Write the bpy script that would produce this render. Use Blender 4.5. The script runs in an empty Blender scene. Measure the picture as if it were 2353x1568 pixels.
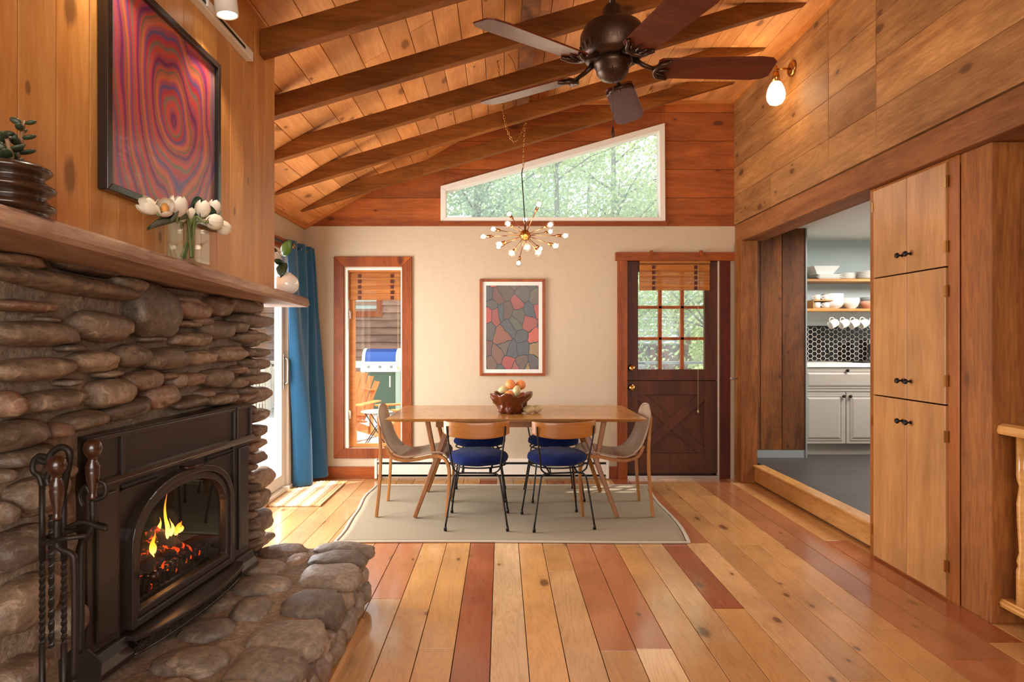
import bpy, bmesh, math, random
from mathutils import Vector, Matrix, noise as mnoise
PI = math.pi
R = math.radians
SC = bpy.context.scene
COL = SC.collection
rng = random.Random(7)
# ------------------------------------------------------------------ camera, light, exposure
F, CX, CY, H = 1450.0, 1153.0, 782.0, 1.32          # focal length and vanishing point in pixels, eye height in metres
cam_d = bpy.data.cameras.new('camera'); cam = bpy.data.objects.new('camera', cam_d); COL.objects.link(cam)
cam_d.sensor_width = 36; cam_d.lens = F / 2353 * 36
cam_d.shift_x = (1176.5 - CX) / 2353; cam_d.shift_y = (CY - 784) / 2353
cam_d.clip_start = 0.05; cam_d.clip_end = 200
cam.location = (0, 0, H); cam.rotation_euler = (R(90), 0, 0)
SC.camera = cam
SC.view_settings.view_transform = 'Standard'; SC.view_settings.look = 'None'
SC.view_settings.exposure = 0.30; SC.view_settings.gamma = 1.0; SC.view_settings.use_curve_mapping = False
SC.cycles.max_bounces = 8; SC.cycles.diffuse_bounces = 5; SC.cycles.glossy_bounces = 4
SC.cycles.transmission_bounces = 6; SC.cycles.transparent_max_bounces = 12
SC.cycles.sample_clamp_indirect = 6; SC.cycles.caustics_reflective = False; SC.cycles.caustics_refractive = False
W = bpy.data.worlds.new('sky'); SC.world = W; W.use_nodes = True
bg = W.node_tree.nodes['Background']; bg.inputs[0].default_value = (0.86, 0.93, 1.0, 1); bg.inputs[1].default_value = 2.2

def lamp(name, kind, loc, energy, color=(1, 1, 1), size=1, size_y=None, aim=None, spot=None):
    d = bpy.data.lights.new(name, kind); o = bpy.data.objects.new(name, d); COL.objects.link(o)
    d.energy = energy; d.color = color; o.location = loc
    if kind == 'AREA':
        d.size = size
        if size_y: d.shape = 'RECTANGLE'; d.size_y = size_y
    elif kind in ('POINT', 'SPOT'): d.shadow_soft_size = size
    if spot: d.spot_size = spot; d.spot_blend = .6
    if aim is not None: o.rotation_euler = (Vector(aim)).to_track_quat('-Z', 'Y').to_euler()
    return o
sun = lamp('sun', 'SUN', (3, 9, 8), 7.0, (1, .95, .87), aim=(-.62, -.50, -1.4)); sun.data.angle = R(1.2)
lamp('rear_fill_light', 'AREA', (0.2, -2.30, 1.75), 125, (1, .93, .84), 3.4, 2.2, aim=(0, 1, 0))  # unseen area light added behind the camera to brighten the room
lamp('patio_door_daylight', 'AREA', (-2.25, 4.50, 1.15), 150, (.98, .97, .97), 1.9, 1.8, aim=(1, 0, .05))
lamp('kitchen_fill_light', 'AREA', (4.0, 5.3, 2.36), 80, (1, .97, .93), 1.2, 1.2, aim=(0, 0, -1))  # fill light added over the kitchen, out of view and without a fixture
# ------------------------------------------------------------------ helpers
def lin(c):
    if isinstance(c, str):
        c = [int(c[i:i + 2], 16) / 255 for i in (0, 2, 4)]
    return tuple((v / 12.92 if v <= .04045 else ((v + .055) / 1.055) ** 2.4) for v in c[:3]) + (1,)

def on_x(x, y, X):                   # photo pixel -> point on the plane X = const
    s = (x - CX) / X
    return Vector((X, F / s, H - (y - CY) / s))
def on_z(x, y, Z):
    s = (y - CY) / (H - Z)
    return Vector(((x - CX) / s, F / s, Z))
def on_y(x, y, Y):
    s = F / Y
    return Vector(((x - CX) / s, Y, H - (y - CY) / s))

class MB:
    """collects shapes, then links them as one mesh object"""
    def __init__(self): self.v = []; self.f = []; self.c = []; self.m = []; self.s = []
    def add(self, vs, fs, col=None, mi=0, sm=False):
        if col is None: col = (rng.random(), rng.random(), rng.random())
        b = len(self.v); self.v += [Vector(p) for p in vs]
        for f in fs:
            self.f.append([b + i for i in f]); self.c.append(col); self.m.append(mi); self.s.append(sm)
        return self
    def box(self, x0, x1, y0, y1, z0, z1, col=None, mi=0):
        vs = [(x, y, z) for x in (x0, x1) for y in (y0, y1) for z in (z0, z1)]
        fs = [(0, 1, 3, 2), (4, 6, 7, 5), (0, 4, 5, 1), (2, 3, 7, 6), (0, 2, 6, 4), (1, 5, 7, 3)]
        return self.add(vs, fs, col, mi)
    def obox(self, c, size, rot=(0, 0, 0), col=None, mi=0):
        from mathutils import Euler
        M = Euler(rot).to_matrix(); c = Vector(c)
        vs = [c + M @ Vector((sx * size[0] / 2, sy * size[1] / 2, sz * size[2] / 2)) for sx in (-1, 1) for sy in (-1, 1) for sz in (-1, 1)]
        fs = [(0, 1, 3, 2), (4, 6, 7, 5), (0, 4, 5, 1), (2, 3, 7, 6), (0, 2, 6, 4), (1, 5, 7, 3)]
        return self.add(vs, fs, col, mi)
    def bar(self, a, b, w, h, col=None, mi=0, up=(0, 0, 1), w2=None, h2=None):
        a = Vector(a); b = Vector(b); d = (b - a).normalized(); u = Vector(up)
        if abs(d.dot(u)) > .99: u = Vector((0, 1, 0))
        s = d.cross(u).normalized(); u = s.cross(d)
        w2 = w if w2 is None else w2; h2 = h if h2 is None else h2
        vs = [p + s * (sx * ww / 2) + u * (sz * hh / 2) for p, ww, hh in ((a, w, h), (b, w2, h2)) for sx in (-1, 1) for sz in (-1, 1)]
        return self.add(vs, [(0, 1, 3, 2), (4, 6, 7, 5), (0, 4, 5, 1), (2, 3, 7, 6), (0, 2, 6, 4), (1, 5, 7, 3)], col, mi)
    def prism(self, poly, axis, a, b, col=None, mi=0):
        """poly: 2-D points in the plane across `axis` (x: (y,z), y: (x,z), z: (x,y)); extruded from a to b"""
        def P(p, t):
            return (t, p[0], p[1]) if axis == 'x' else ((p[0], t, p[1]) if axis == 'y' else (p[0], p[1], t))
        n = len(poly)
        if n < 3: return self
        vs = [P(p, a) for p in poly] + [P(p, b) for p in poly]
        fs = [tuple(range(n))[::-1], tuple(range(n, 2 * n))] + [(i, (i + 1) % n, n + (i + 1) % n, n + i) for i in range(n)]
        return self.add(vs, fs, col, mi)
    def tube(self, pts, r, n=8, col=None, mi=0, caps=True, closed=False, sq=None, twist=0):
        pts = [Vector(p) for p in pts]; m = len(pts)
        rs = r if isinstance(r, (list, tuple)) else [r] * m
        vs = []; fs = []
        prev = None
        for i, p in enumerate(pts):
            if closed: d = (pts[(i + 1) % m] - pts[i - 1])
            else: d = pts[min(i + 1, m - 1)] - pts[max(i - 1, 0)]
            d = d.normalized() if d.length > 1e-9 else Vector((0, 0, 1))
            if prev is None:
                u = Vector((0, 0, 1)) if abs(d.z) < .95 else Vector((0, 1, 0))
                u = (u - d * u.dot(d)).normalized()
            else:
                u = (prev - d * prev.dot(d)); u = u.normalized() if u.length > 1e-6 else prev
            prev = u; w = d.cross(u)
            for k in range(n):
                a = 2 * PI * k / n + (PI / n if n == 4 else 0) + twist * i
                ra, rb = (rs[i], rs[i]) if sq is None else (rs[i] * sq[0], rs[i] * sq[1])
                vs.append(p + u * math.cos(a) * ra + w * math.sin(a) * rb)
        for i in range(m if closed else m - 1):
            for k in range(n):
                j = (i + 1) % m
                fs.append((i * n + k, i * n + (k + 1) % n, j * n + (k + 1) % n, j * n + k))
        if caps and not closed:
            fs.append(tuple(range(n))[::-1]); fs.append(tuple((m - 1) * n + k for k in range(n)))
        return self.add(vs, fs, col, mi, n > 4)
    def lathe(self, prof, c=(0, 0, 0), n=24, axis=(0, 0, 1), col=None, mi=0, sx=1, sy=1, caps=True):
        """prof: (radius, height) pairs"""
        c = Vector(c); q = Vector((0, 0, 1)).rotation_difference(Vector(axis))
        vs = []; fs = []; m = len(prof)
        for r, h in prof:
            for k in range(n):
                a = 2 * PI * k / n
                vs.append(c + q @ Vector((r * math.cos(a) * sx, r * math.sin(a) * sy, h)))
        for i in range(m - 1):
            for k in range(n):
                fs.append((i * n + k, i * n + (k + 1) % n, (i + 1) * n + (k + 1) % n, (i + 1) * n + k))
        if caps: fs.append(tuple(range(n))[::-1]); fs.append(tuple((m - 1) * n + k for k in range(n)))
        return self.add(vs, fs, col, mi, True)
    def ball(self, c, r, nu=16, nv=10, col=None, mi=0, fn=None, M=None):
        c = Vector(c); r = (r, r, r) if not isinstance(r, (tuple, list)) else r
        vs = []; fs = []
        for j in range(nv + 1):
            t = PI * j / nv
            for k in range(nu):
                a = 2 * PI * k / nu
                p = Vector((math.sin(t) * math.cos(a), math.sin(t) * math.sin(a), math.cos(t)))
                if fn: p = fn(p)
                p = Vector((p.x * r[0], p.y * r[1], p.z * r[2]))
                if M: p = M @ p
                vs.append(c + p)
        for j in range(nv):
            for k in range(nu):
                fs.append((j * nu + k, (j + 1) * nu + k, (j + 1) * nu + (k + 1) % nu, j * nu + (k + 1) % nu))
        return self.add(vs, fs, col, mi, True)
    def grid(self, fn, nu, nv, col=None, mi=0, sm=True):
        vs = [fn(i / nu, j / nv) for j in range(nv + 1) for i in range(nu + 1)]
        fs = [(j * (nu + 1) + i, j * (nu + 1) + i + 1, (j + 1) * (nu + 1) + i + 1, (j + 1) * (nu + 1) + i) for j in range(nv) for i in range(nu)]
        return self.add(vs, [f for f in fs], col, mi, sm)
    def build(self, name, mat, parent=None, local=False, bevel=0, solid=0, subsurf=0, smooth=None, merge=False):
        me = bpy.data.meshes.new(name)
        if parent is not None and not local:
            P = parent.matrix_basis.copy(); q = parent.parent
            while q is not None: P = q.matrix_basis @ P; q = q.parent
            Mi = P.inverted(); vs = [Mi @ p for p in self.v]; loc = None
        elif parent is None and not local:
            xs = [p.x for p in self.v]; ys = [p.y for p in self.v]; zs = [p.z for p in self.v]
            loc = Vector(((min(xs) + max(xs)) / 2, (min(ys) + max(ys)) / 2, min(zs))); vs = [p - loc for p in self.v]
        else: vs = self.v; loc = None
        me.from_pydata([tuple(p) for p in vs], [], self.f)
        at = me.color_attributes.new('rnd', 'FLOAT_COLOR', 'CORNER')
        buf = []
        for p, c in zip(me.polygons, self.c): buf += [c[0], c[1], c[2], 1.0] * p.loop_total
        at.data.foreach_set('color', buf)
        mats = mat if isinstance(mat, (list, tuple)) else [mat]
        for m_ in mats: me.materials.append(m_)
        me.polygons.foreach_set('material_index', self.m)
        me.polygons.foreach_set('use_smooth', [bool(smooth) if smooth is not None else s for s in self.s])
        if merge or subsurf or True:
            bm = bmesh.new(); bm.from_mesh(me)
            if merge: bmesh.ops.remove_doubles(bm, verts=bm.verts, dist=1e-5)
            bmesh.ops.recalc_face_normals(bm, faces=bm.faces)
            bm.to_mesh(me); bm.free()
        me.update()
        o = bpy.data.objects.new(name, me); COL.objects.link(o)
        if parent is not None: o.parent = parent
        if loc is not None: o.location = loc
        if solid: m_ = o.modifiers.new('solid', 'SOLIDIFY'); m_.thickness = solid; m_.offset = 0
        if bevel:
            m_ = o.modifiers.new('bevel', 'BEVEL'); m_.width = bevel; m_.segments = 2; m_.limit_method = 'ANGLE'; m_.angle_limit = R(40)
        if subsurf: m_ = o.modifiers.new('sub', 'SUBSURF'); m_.levels = subsurf; m_.render_levels = subsurf
        return o

def tag(o, label=None, cat=None, group=None, kind=None):
    if label: o['label'] = label
    if cat: o['category'] = cat
    if group: o['group'] = group
    if kind: o['kind'] = kind
    return o
def thing(name, label, cat, loc=(0, 0, 0), rz=0, group=None, rot=None):
    o = bpy.data.objects.new(name, None); COL.objects.link(o); o.empty_display_size = .05
    o.location = loc; o.rotation_euler = rot or (0, 0, rz)
    from mathutils import Euler
    o.matrix_basis = Matrix.Translation(Vector(loc)) @ Euler(rot or (0, 0, rz)).to_matrix().to_4x4()
    return tag(o, label, cat, group)
def struct(o): o['kind'] = 'structure'; return o
KIDS = lambda r: [o for o in COL.objects if o.parent == r]
def dup(root, loc, rz=0, label=None, group=None, rot=None):
    kids = {}
    for o in list(COL.objects):
        if o.parent: kids.setdefault(o.parent.name, []).append(o)
    def rec(o, par):
        c = o.copy(); COL.objects.link(c)
        if par is not None: c.parent = par
        for k in kids.get(o.name, []): rec(k, c)
        return c
    c = rec(root, None); c.location = loc; c.rotation_euler = rot or (0, 0, rz)
    if label: c['label'] = label
    if group: c['group'] = group
    return c
def clip(poly, a, b, c):             # keep a*x + b*z <= c
    out = []
    for i in range(len(poly)):
        p, q = poly[i], poly[(i + 1) % len(poly)]
        dp = a * p[0] + b * p[1] - c; dq = a * q[0] + b * q[1] - c
        if dp <= 0: out.append(p)
        if (dp < 0 < dq) or (dq < 0 < dp):
            t = dp / (dp - dq); out.append((p[0] + t * (q[0] - p[0]), p[1] + t * (q[1] - p[1])))
    return out
def catmull(pts, n=6):
    pts = [Vector(p) for p in pts]; out = []
    for i in range(len(pts) - 1):
        p0, p1, p2, p3 = pts[max(i - 1, 0)], pts[i], pts[i + 1], pts[min(i + 2, len(pts) - 1)]
        for k in range(n):
            t = k / n
            out.append(.5 * ((2 * p1) + (p2 - p0) * t + (2 * p0 - 5 * p1 + 4 * p2 - p3) * t * t + (3 * p1 - p0 - 3 * p2 + p3) * t ** 3))
    out.append(pts[-1]); return out
# ------------------------------------------------------------------ materials
class NT:
    def __init__(self, name):
        self.m = bpy.data.materials.new(name); self.m.use_nodes = True
        self.t = self.m.node_tree; self.b = self.t.nodes['Principled BSDF']; self.out = self.t.nodes['Material Output']
    def n(self, typ, **kw):
        nd = self.t.nodes.new(typ)
        for k, v in kw.items():
            if k.startswith('i_'): nd.inputs[int(k[2:]) if k[2:].isdigit() else k[2:]].default_value = v
            else: setattr(nd, k, v)
        return nd
    def l(self, a, b): self.t.links.new(a, b)
    def math(self, op, a, b=None, c=None, clamp=False):
        nd = self.t.nodes.new('ShaderNodeMath'); nd.operation = op; nd.use_clamp = clamp
        for i, v in enumerate((a, b, c)):
            if v is None: continue
            if isinstance(v, (int, float)): nd.inputs[i].default_value = v
            else: self.l(v, nd.inputs[i])
        return nd.outputs[0]
    def mix(self, f, a, b, mode='MIX'):
        nd = self.t.nodes.new('ShaderNodeMix'); nd.data_type = 'RGBA'; nd.blend_type = mode
        for s, v in ((nd.inputs[0], f), (nd.inputs[6], a), (nd.inputs[7], b)):
            if isinstance(v, (int, float)): s.default_value = v
            elif isinstance(v, tuple): s.default_value = v
            else: self.l(v, s)
        return nd.outputs[2]
    def ramp(self, fac, stops):
        nd = self.t.nodes.new('ShaderNodeValToRGB'); el = nd.color_ramp.elements
        while len(el) < len(stops): el.new(.5)
        for e, (p, c) in zip(el, stops): e.position = p; e.color = c if isinstance(c, tuple) else (c, c, c, 1)
        self.l(fac, nd.inputs[0]); return nd.outputs[0]
    def noise(self, vec, scale, detail=3, rough=.5, dist=0):
        nd = self.n('ShaderNodeTexNoise'); nd.inputs['Scale'].default_value = scale; nd.inputs['Detail'].default_value = detail
        nd.inputs['Roughness'].default_value = rough; nd.inputs['Distortion'].default_value = dist
        if vec is not None: self.l(vec, nd.inputs['Vector'])
        return nd.outputs['Fac']
    def coord(self, scale=(1, 1, 1), offset=True):
        tc = self.n('ShaderNodeTexCoord'); mp = self.n('ShaderNodeMapping'); mp.inputs['Scale'].default_value = scale
        src = tc.outputs['Object']
        if offset:
            at = self.n('ShaderNodeAttribute', attribute_name='rnd')
            sc = self.n('ShaderNodeVectorMath', operation='SCALE'); sc.inputs[3].default_value = 23.7
            self.l(at.outputs['Color'], sc.inputs[0])
            ad = self.n('ShaderNodeVectorMath', operation='ADD'); self.l(src, ad.inputs[0]); self.l(sc.outputs[0], ad.inputs[1]); src = ad.outputs[0]
        self.l(src, mp.inputs['Vector']); return mp.outputs[0]
    def bump(self, h, strength=.2, dist=.01):
        nd = self.n('ShaderNodeBump'); nd.inputs['Strength'].default_value = strength; nd.inputs['Distance'].default_value = dist
        self.l(h, nd.inputs['Height']); self.l(nd.outputs[0], self.b.inputs['Normal'])
    def rnd(self):
        at = self.n('ShaderNodeAttribute', attribute_name='rnd'); sp = self.n('ShaderNodeSeparateColor'); self.l(at.outputs['Color'], sp.inputs[0])
        return sp.outputs

def wood(name, light, dark, axis='Y', rough=.45, knots=.35, var=.35, tones=None, grain=1.0, bump=.15, coat=0, streak=1.0, knot_scale=4.6, flat=None, spec=.3, rings=1.0):
    """light/dark: the two grain colours (sRGB hex); tones: list of (threshold, colour) picked by the board's own random number"""
    T = NT(name); ax = 'XYZ'.index(axis)
    s1 = [1.0] * 3; s1[ax] = .12; s2 = [1.0] * 3; s2[ax] = .5
    if flat is not None: s2['XYZ'.index(flat)] = 0.0
    v = T.coord(tuple(s1)); r = T.rnd()
    big = T.noise(v, 5 * grain, 3, .55, 1.2); fine = T.noise(v, 70 * grain, 4, .6, .3)
    v2 = T.coord((1, 1, 1)); blot = T.noise(v2, 2.3, 2, .5)
    g = T.math('ADD', T.math('MULTIPLY', big, .62), T.math('MULTIPLY', fine, .38))
    g = T.ramp(g, [(.36, 0.0), (.64, 1.0)])
    base = T.mix(g, lin(dark), lin(light))
    if tones:
        nd = T.t.nodes.new('ShaderNodeValToRGB'); nd.color_ramp.interpolation = 'CONSTANT'; el = nd.color_ramp.elements
        while len(el) < len(tones): el.new(.5)
        for e, (p, c) in zip(el, tones): e.position = p; e.color = lin(c)
        T.l(r[1], nd.inputs[0])
        base = T.mix(T.math('MULTIPLY_ADD', g, .35 * streak, 0, clamp=True), nd.outputs[0], base)
        base = T.mix(.55, nd.outputs[0], base)
    val = T.math('ADD', T.math('MULTIPLY', r[0], var), 1 - var / 2)
    val = T.math('MULTIPLY', val, T.math('MULTIPLY_ADD', blot, .8, .6))
    ring = T.math('POWER', T.math('MULTIPLY_ADD', T.math('SINE', T.math('MULTIPLY', big, 85 * rings)), .5, .5), 3)
    base = T.mix(T.math('MULTIPLY', ring, .28), base, lin(dark))
    hv = T.n('ShaderNodeHueSaturation'); T.l(base, hv.inputs['Color']); T.l(val, hv.inputs['Value']); base = hv.outputs[0]
    if knots > 0:
        vk = T.coord(tuple(s2)); vo = T.n('ShaderNodeTexVoronoi')
        if flat is not None:
            vo.voronoi_dimensions = '2D'; sx = T.n('ShaderNodeSeparateXYZ'); T.l(vk, sx.inputs[0]); cb = T.n('ShaderNodeCombineXYZ'); ij = [i for i in range(3) if i != 'XYZ'.index(flat)]
            T.l(sx.outputs[ij[0]], cb.inputs[0]); T.l(sx.outputs[ij[1]], cb.inputs[1]); vk = cb.outputs[0]
        vo.inputs['Scale'].default_value = knot_scale; T.l(vk, vo.inputs['Vector'])
        sp = T.n('ShaderNodeSeparateColor'); T.l(vo.outputs['Color'], sp.inputs[0])
        on = T.math('LESS_THAN', sp.outputs[0], knots)
        sz = T.math('MULTIPLY_ADD', T.math('POWER', sp.outputs[1], 2.5), .11, .05)
        d = T.math('DIVIDE', vo.outputs['Distance'], sz)
        d = T.math('ADD', d, T.math('MULTIPLY_ADD', fine, .8, -.4))
        k = T.ramp(d, [(.55, 1.0), (1.0, 0.0)]); kk = T.math('MULTIPLY', k, on)
        base = T.mix(T.math('MULTIPLY', kk, .85), base, lin('35190b'))
        halo = T.math('MULTIPLY', T.ramp(T.math('MULTIPLY', d, .4), [(.3, 1.0), (1.0, 0.0)]), on)
        base = T.mix(T.math('MULTIPLY', halo, .35), base, lin(dark))
    T.l(base, T.b.inputs['Base Color'])
    T.l(T.math('MULTIPLY_ADD', fine, .25, rough - .12), T.b.inputs['Roughness'])
    T.b.inputs['Coat Weight'].default_value = coat; T.b.inputs['Coat Roughness'].default_value = .14; T.b.inputs['Specular IOR Level'].default_value = spec
    if bump: T.bump(T.math('ADD', fine, big), bump, .002)
    return T.m

def plain(name, col, rough=.5, metal=0, bump=0, bscale=40, var=0, coat=0, trans=0, emit=None, estr=0, spec=None, sheen=0, nscale=6):
    T = NT(name); b = T.b
    b.inputs['Roughness'].default_value = rough; b.inputs['Metallic'].default_value = metal
    if spec is not None: b.inputs['Specular IOR Level'].default_value = spec
    b.inputs['Coat Weight'].default_value = coat; b.inputs['Transmission Weight'].default_value = trans
    if sheen: b.inputs['Sheen Weight'].default_value = sheen
    v = T.coord()
    n1 = T.noise(v, nscale, 3)
    c = lin(col); d = tuple(x * (1 - max(var, .03)) for x in c[:3]) + (1,)
    T.l(T.mix(n1, d, c), b.inputs['Base Color'])
    if emit: b.inputs['Emission Color'].default_value = lin(emit); b.inputs['Emission Strength'].default_value = estr
    if bump: T.bump(T.noise(v, bscale, 4), bump, .004)
    return T.m

def glass_pane(name, refl=1.0, tint=(1, 1, 1, 1), refl_veil=0):
    T = NT(name); T.t.nodes.remove(T.b)
    tr = T.n('ShaderNodeBsdfTransparent'); tr.inputs[0].default_value = tint
    gl = T.n('ShaderNodeBsdfGlossy'); gl.inputs['Roughness'].default_value = .01
    ge = T.n('ShaderNodeNewGeometry'); dt = T.n('ShaderNodeVectorMath', operation='DOT_PRODUCT'); T.l(ge.outputs['Normal'], dt.inputs[0]); T.l(ge.outputs['Incoming'], dt.inputs[1])
    c = T.math('SUBTRACT', 1.0, T.math('ABSOLUTE', dt.outputs['Value']), clamp=True); fz = T.math('MULTIPLY_ADD', T.math('POWER', c, 5), .96, .04)
    mx = T.n('ShaderNodeMixShader'); T.l(T.math('MULTIPLY', fz, refl, clamp=True), mx.inputs[0])
    base = tr.outputs[0]
    if refl_veil:
        tl = T.n('ShaderNodeBsdfTranslucent'); tl.inputs[0].default_value = (.80, .92, 1, 1); m2 = T.n('ShaderNodeMixShader'); m2.inputs[0].default_value = refl_veil  # bluish-white translucent mix paints a veil of reflected light into the pane
        T.l(base, m2.inputs[1]); T.l(tl.outputs[0], m2.inputs[2]); base = m2.outputs[0]
    T.l(base, mx.inputs[1]); T.l(gl.outputs[0], mx.inputs[2]); T.l(mx.outputs[0], T.out.inputs[0])
    return T.m

def stone_mat(name, a, b, c, rough=.62, scale=1.0, bump=.5):
    T = NT(name); v = T.coord(); r = T.rnd()
    n1 = T.noise(v, 7 * scale, 5, .6, .4); n2 = T.noise(v, 45 * scale, 5, .65)
    base = T.mix(r[1], lin(a), lin(b)); base = T.mix(T.math('MULTIPLY', T.math('GREATER_THAN', r[0], .8), .32), base, lin('8a5038')); base = T.mix(T.math('MULTIPLY', T.ramp(n1, [(.42, 0.0), (.7, 1.0)]), .75), base, lin(c))
    base = T.mix(T.math('MULTIPLY', T.ramp(n2, [(.35, 1.0), (.6, 0.0)]), .45), base, lin('3b2a20'))
    n3 = T.noise(v, 19 * scale, 6, .7, .8); base = T.mix(T.math('MULTIPLY', T.ramp(n3, [(.52, 0.0), (.66, 1.0)]), .38), base, lin('c8ae90'))
    hv = T.n('ShaderNodeHueSaturation'); T.l(base, hv.inputs['Color']); T.l(T.math('MULTIPLY_ADD', r[2], .7, .65), hv.inputs['Value'])
    T.l(hv.outputs[0], T.b.inputs['Base Color']); T.b.inputs['Roughness'].default_value = rough
    T.bump(T.math('ADD', n1, T.math('MULTIPLY', n2, .5)), bump, .012)
    return T.m

M = {}
M['floor'] = wood('floor_pine', 'd8ab76', 'a06c3c', 'Y', .30, .30, .26, tones=[(0, 'cfa06c'), (.3, 'c99458'), (.55, 'd9b484'), (.72, 'ae6a42'), (.86, '9c4c2c')], coat=.8, bump=.1, flat='Z')
M['ceil'] = wood('ceiling_pine', 'e6a262', 'c67e40', 'Y', .5, .40, .25, bump=.1, flat='Z')
M['panelv'] = wood('panel_pine', 'd69c58', 'b9783a', 'Z', .42, .42, .18, bump=.1, flat='X')
M['panelh'] = wood('wall_cedar', 'b07c46', '805026', 'Y', .65, .6, .34, bump=.5, grain=1.2, flat='X')
M['panelx'] = wood('gable_cedar', 'a85a22', '783812', 'X', .6, .25, .28, bump=.2, flat='Y')
M['beam'] = wood('rafter_wood', '8c5220', '60340e', 'X', .7, .14, .12, bump=.3, flat='Y', spec=.12)
M['beamy'] = wood('beam_wood_y', '9a6030', '6e3c18', 'Y', .65, .12, .15, bump=.6, flat='X')
M['post'] = wood('post_wood', 'a4662c', '6e3a14', 'Z', .65, .35, .15, bump=.7)
M['darkplank'] = wood('dark_plank', '804a1c', '48240c', 'Z', .65, .3, .25, bump=.5, flat='Y')
M['trimv'] = wood('trim_wood_v', '9c4e18', '70300c', 'Z', .45, .08, .15, flat='Y')
M['trimx'] = wood('trim_wood_x', '9c4e18', '70300c', 'X', .45, .08, .15, flat='Y')
M['trimlight'] = wood('ceiling_trim', 'cf8a48', 'b36a2c', 'X', .5, .05, .1)
M['step'] = wood('step_wood', 'cf9a5a', 'ad7436', 'Y', .3, .1, .08, coat=.4)
M['cab'] = wood('maple_veneer', 'b8854f', '9c6a3c', 'Z', .38, .0, .06, coat=.2, grain=.7)
M['cabframe'] = wood('cabinet_frame', 'a2602a', '84481a', 'Z', .4, .1, .1, coat=.05)
M['door'] = wood('door_wood', '58290f', '3a1a07', 'Z', .5, 0, .05, coat=.08)
M['darktrim'] = wood('dark_trim', '5c200c', '3c1206', 'Z', .4, .1, .1)
M['table'] = wood('walnut_table', 'c08848', '9e6c34', 'X', .28, 0, .05, coat=.5)
M['tleg'] = wood('walnut_leg', '98602c', '74441a', 'Z', .4, 0, .05, coat=.05)
M['ply'] = wood('plywood_shell', 'b39a84', '947860', 'Z', .4, 0, .05, coat=.3)
M['plyedge'] = wood('plywood_edge', 'a8703c', '86562c', 'Z', .4, 0, .05)
M['band'] = wood('backrest_wood', 'bd7c3c', 'a0632a', 'X', .35, 0, .05, coat=.3)
M['mantel'] = wood('mantel_slab', 'c2a28a', '8a6450', 'Y', .55, .1, .1, bump=.4)
M['blind'] = wood('bamboo_blind', 'b8702c', '94501a', 'X', .55, 0, .25)
M['blade'] = wood('fan_blade', '6e2e12', '4c1c0a', 'X', .42, 0, .05, coat=.12)
M['butcher'] = wood('shelf_oak', 'd09a5c', 'b47c40', 'X', .4, 0, .1)
M['rail'] = wood('rail_oak', 'd19a58', 'b07838', 'Y', .3, 0, .05, coat=.4)
M['siding'] = wood('house_siding', 'a07e6c', '7a5a4c', 'X', .8, .05, .25)
M['adir'] = wood('orange_chair', 'dd8c50', 'c87438', 'Z', .6, 0, .1)
M['plaster'] = plain('cream_plaster', 'c0ab90', .75, bump=.9, bscale=11, var=.04)
M['white'] = plain('white_paint', 'e6ddcf', .5, var=.03)
M['kblue'] = plain('blue_grey_paint', 'b9c3c2', .6, bump=.1)
M['kceil'] = plain('kitchen_ceiling_paint', 'dcd8ce', .6, bump=.15)
M['kcab'] = plain('grey_lacquer', 'a59a8e', .4, var=.03)
M['counter'] = plain('white_counter', 'efe9df', .3)
M['ceramic'] = plain('white_ceramic', 'f0ece4', .15, coat=.4)
M['pink'] = plain('pink_ceramic', 'e0a488', .25)
M['greyc'] = plain('grey_ceramic', '8d9290', .3)
M['steel'] = plain('steel', 'cfccc8', .18, 1)
M['chrome'] = plain('brushed_nickel', 'b9b0a4', .3, 1)
M['brass'] = plain('brass', 'b98a4c', .25, 1)
M['copper'] = plain('rose_brass', 'c98a58', .22, 1)
M['bronze'] = plain('oiled_bronze', '4a3324', .38, .7, var=.2)
M['black'] = plain('black_iron', '15120f', .45, .4)
M['iron'] = plain('wrought_iron', '2e261f', .5, .5, bump=.3, bscale=60)
M['stove'] = plain('brown_enamel', '362a24', .35, .1, var=.1, coat=.2)
M['soot'] = plain('firebox_brick', '0e0a08', .95, bump=.4, bscale=20, spec=.1)
M['knobwood'] = plain('turned_wood', '3e2010', .3, var=.35, coat=.5, nscale=14)
M['velvet'] = plain('blue_velvet', '0a1c54', .9, var=.45, bump=.3, bscale=120, sheen=.05, nscale=9, spec=.15)
M['curtain'] = plain('blue_curtain', '0c567e', .8, var=.2, bump=.1, bscale=200, sheen=.3)
M['whitebase'] = plain('heater_enamel', 'e2d6c6', .35)
M['orange'] = plain('orange_peel', 'e08a4a', .5, bump=.3, bscale=300)
M['onion'] = plain('pale_fruit', 'c9b47e', .5, var=.15)
M['burl'] = plain('burl_wood', '6a2c16', .18, var=.6, bump=.8, bscale=28, coat=.8, nscale=22)
M['leaf'] = plain('dark_leaf', '1f3b22', .35, var=.3)
M['leafg'] = plain('green_leaf', '4f7a2c', .4, var=.2)
M['stem'] = plain('stem', '7d8a52', .6)
M['stemb'] = plain('brown_stem', '8a6a4a', .6)
M['petal'] = plain('white_petal', 'eadfcb', .55, var=.06)
M['stamen'] = plain('stamen', 'd09040', .6)
M['potwood'] = plain('dark_turned_pot', '3a2416', .28, var=.4, coat=.4)
M['succ'] = plain('succulent_leaf', '3f4a34', .45, var=.4)
M['frameb'] = plain('black_frame', '1d1512', .3, coat=.3)
M['mat'] = plain('mat_board', 'ddd6cc', .8)
M['bind'] = plain('rug_binding', 'b8ad9a', .9)
M['deck'] = plain('pale_deck', 'd8d4cc', .8, var=.1)
M['roofg'] = plain('pale_shingle', 'c9cbd2', .8, var=.15)
M['soil'] = plain('woodland_ground', '7d8a4c', .95, var=.4)
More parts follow.
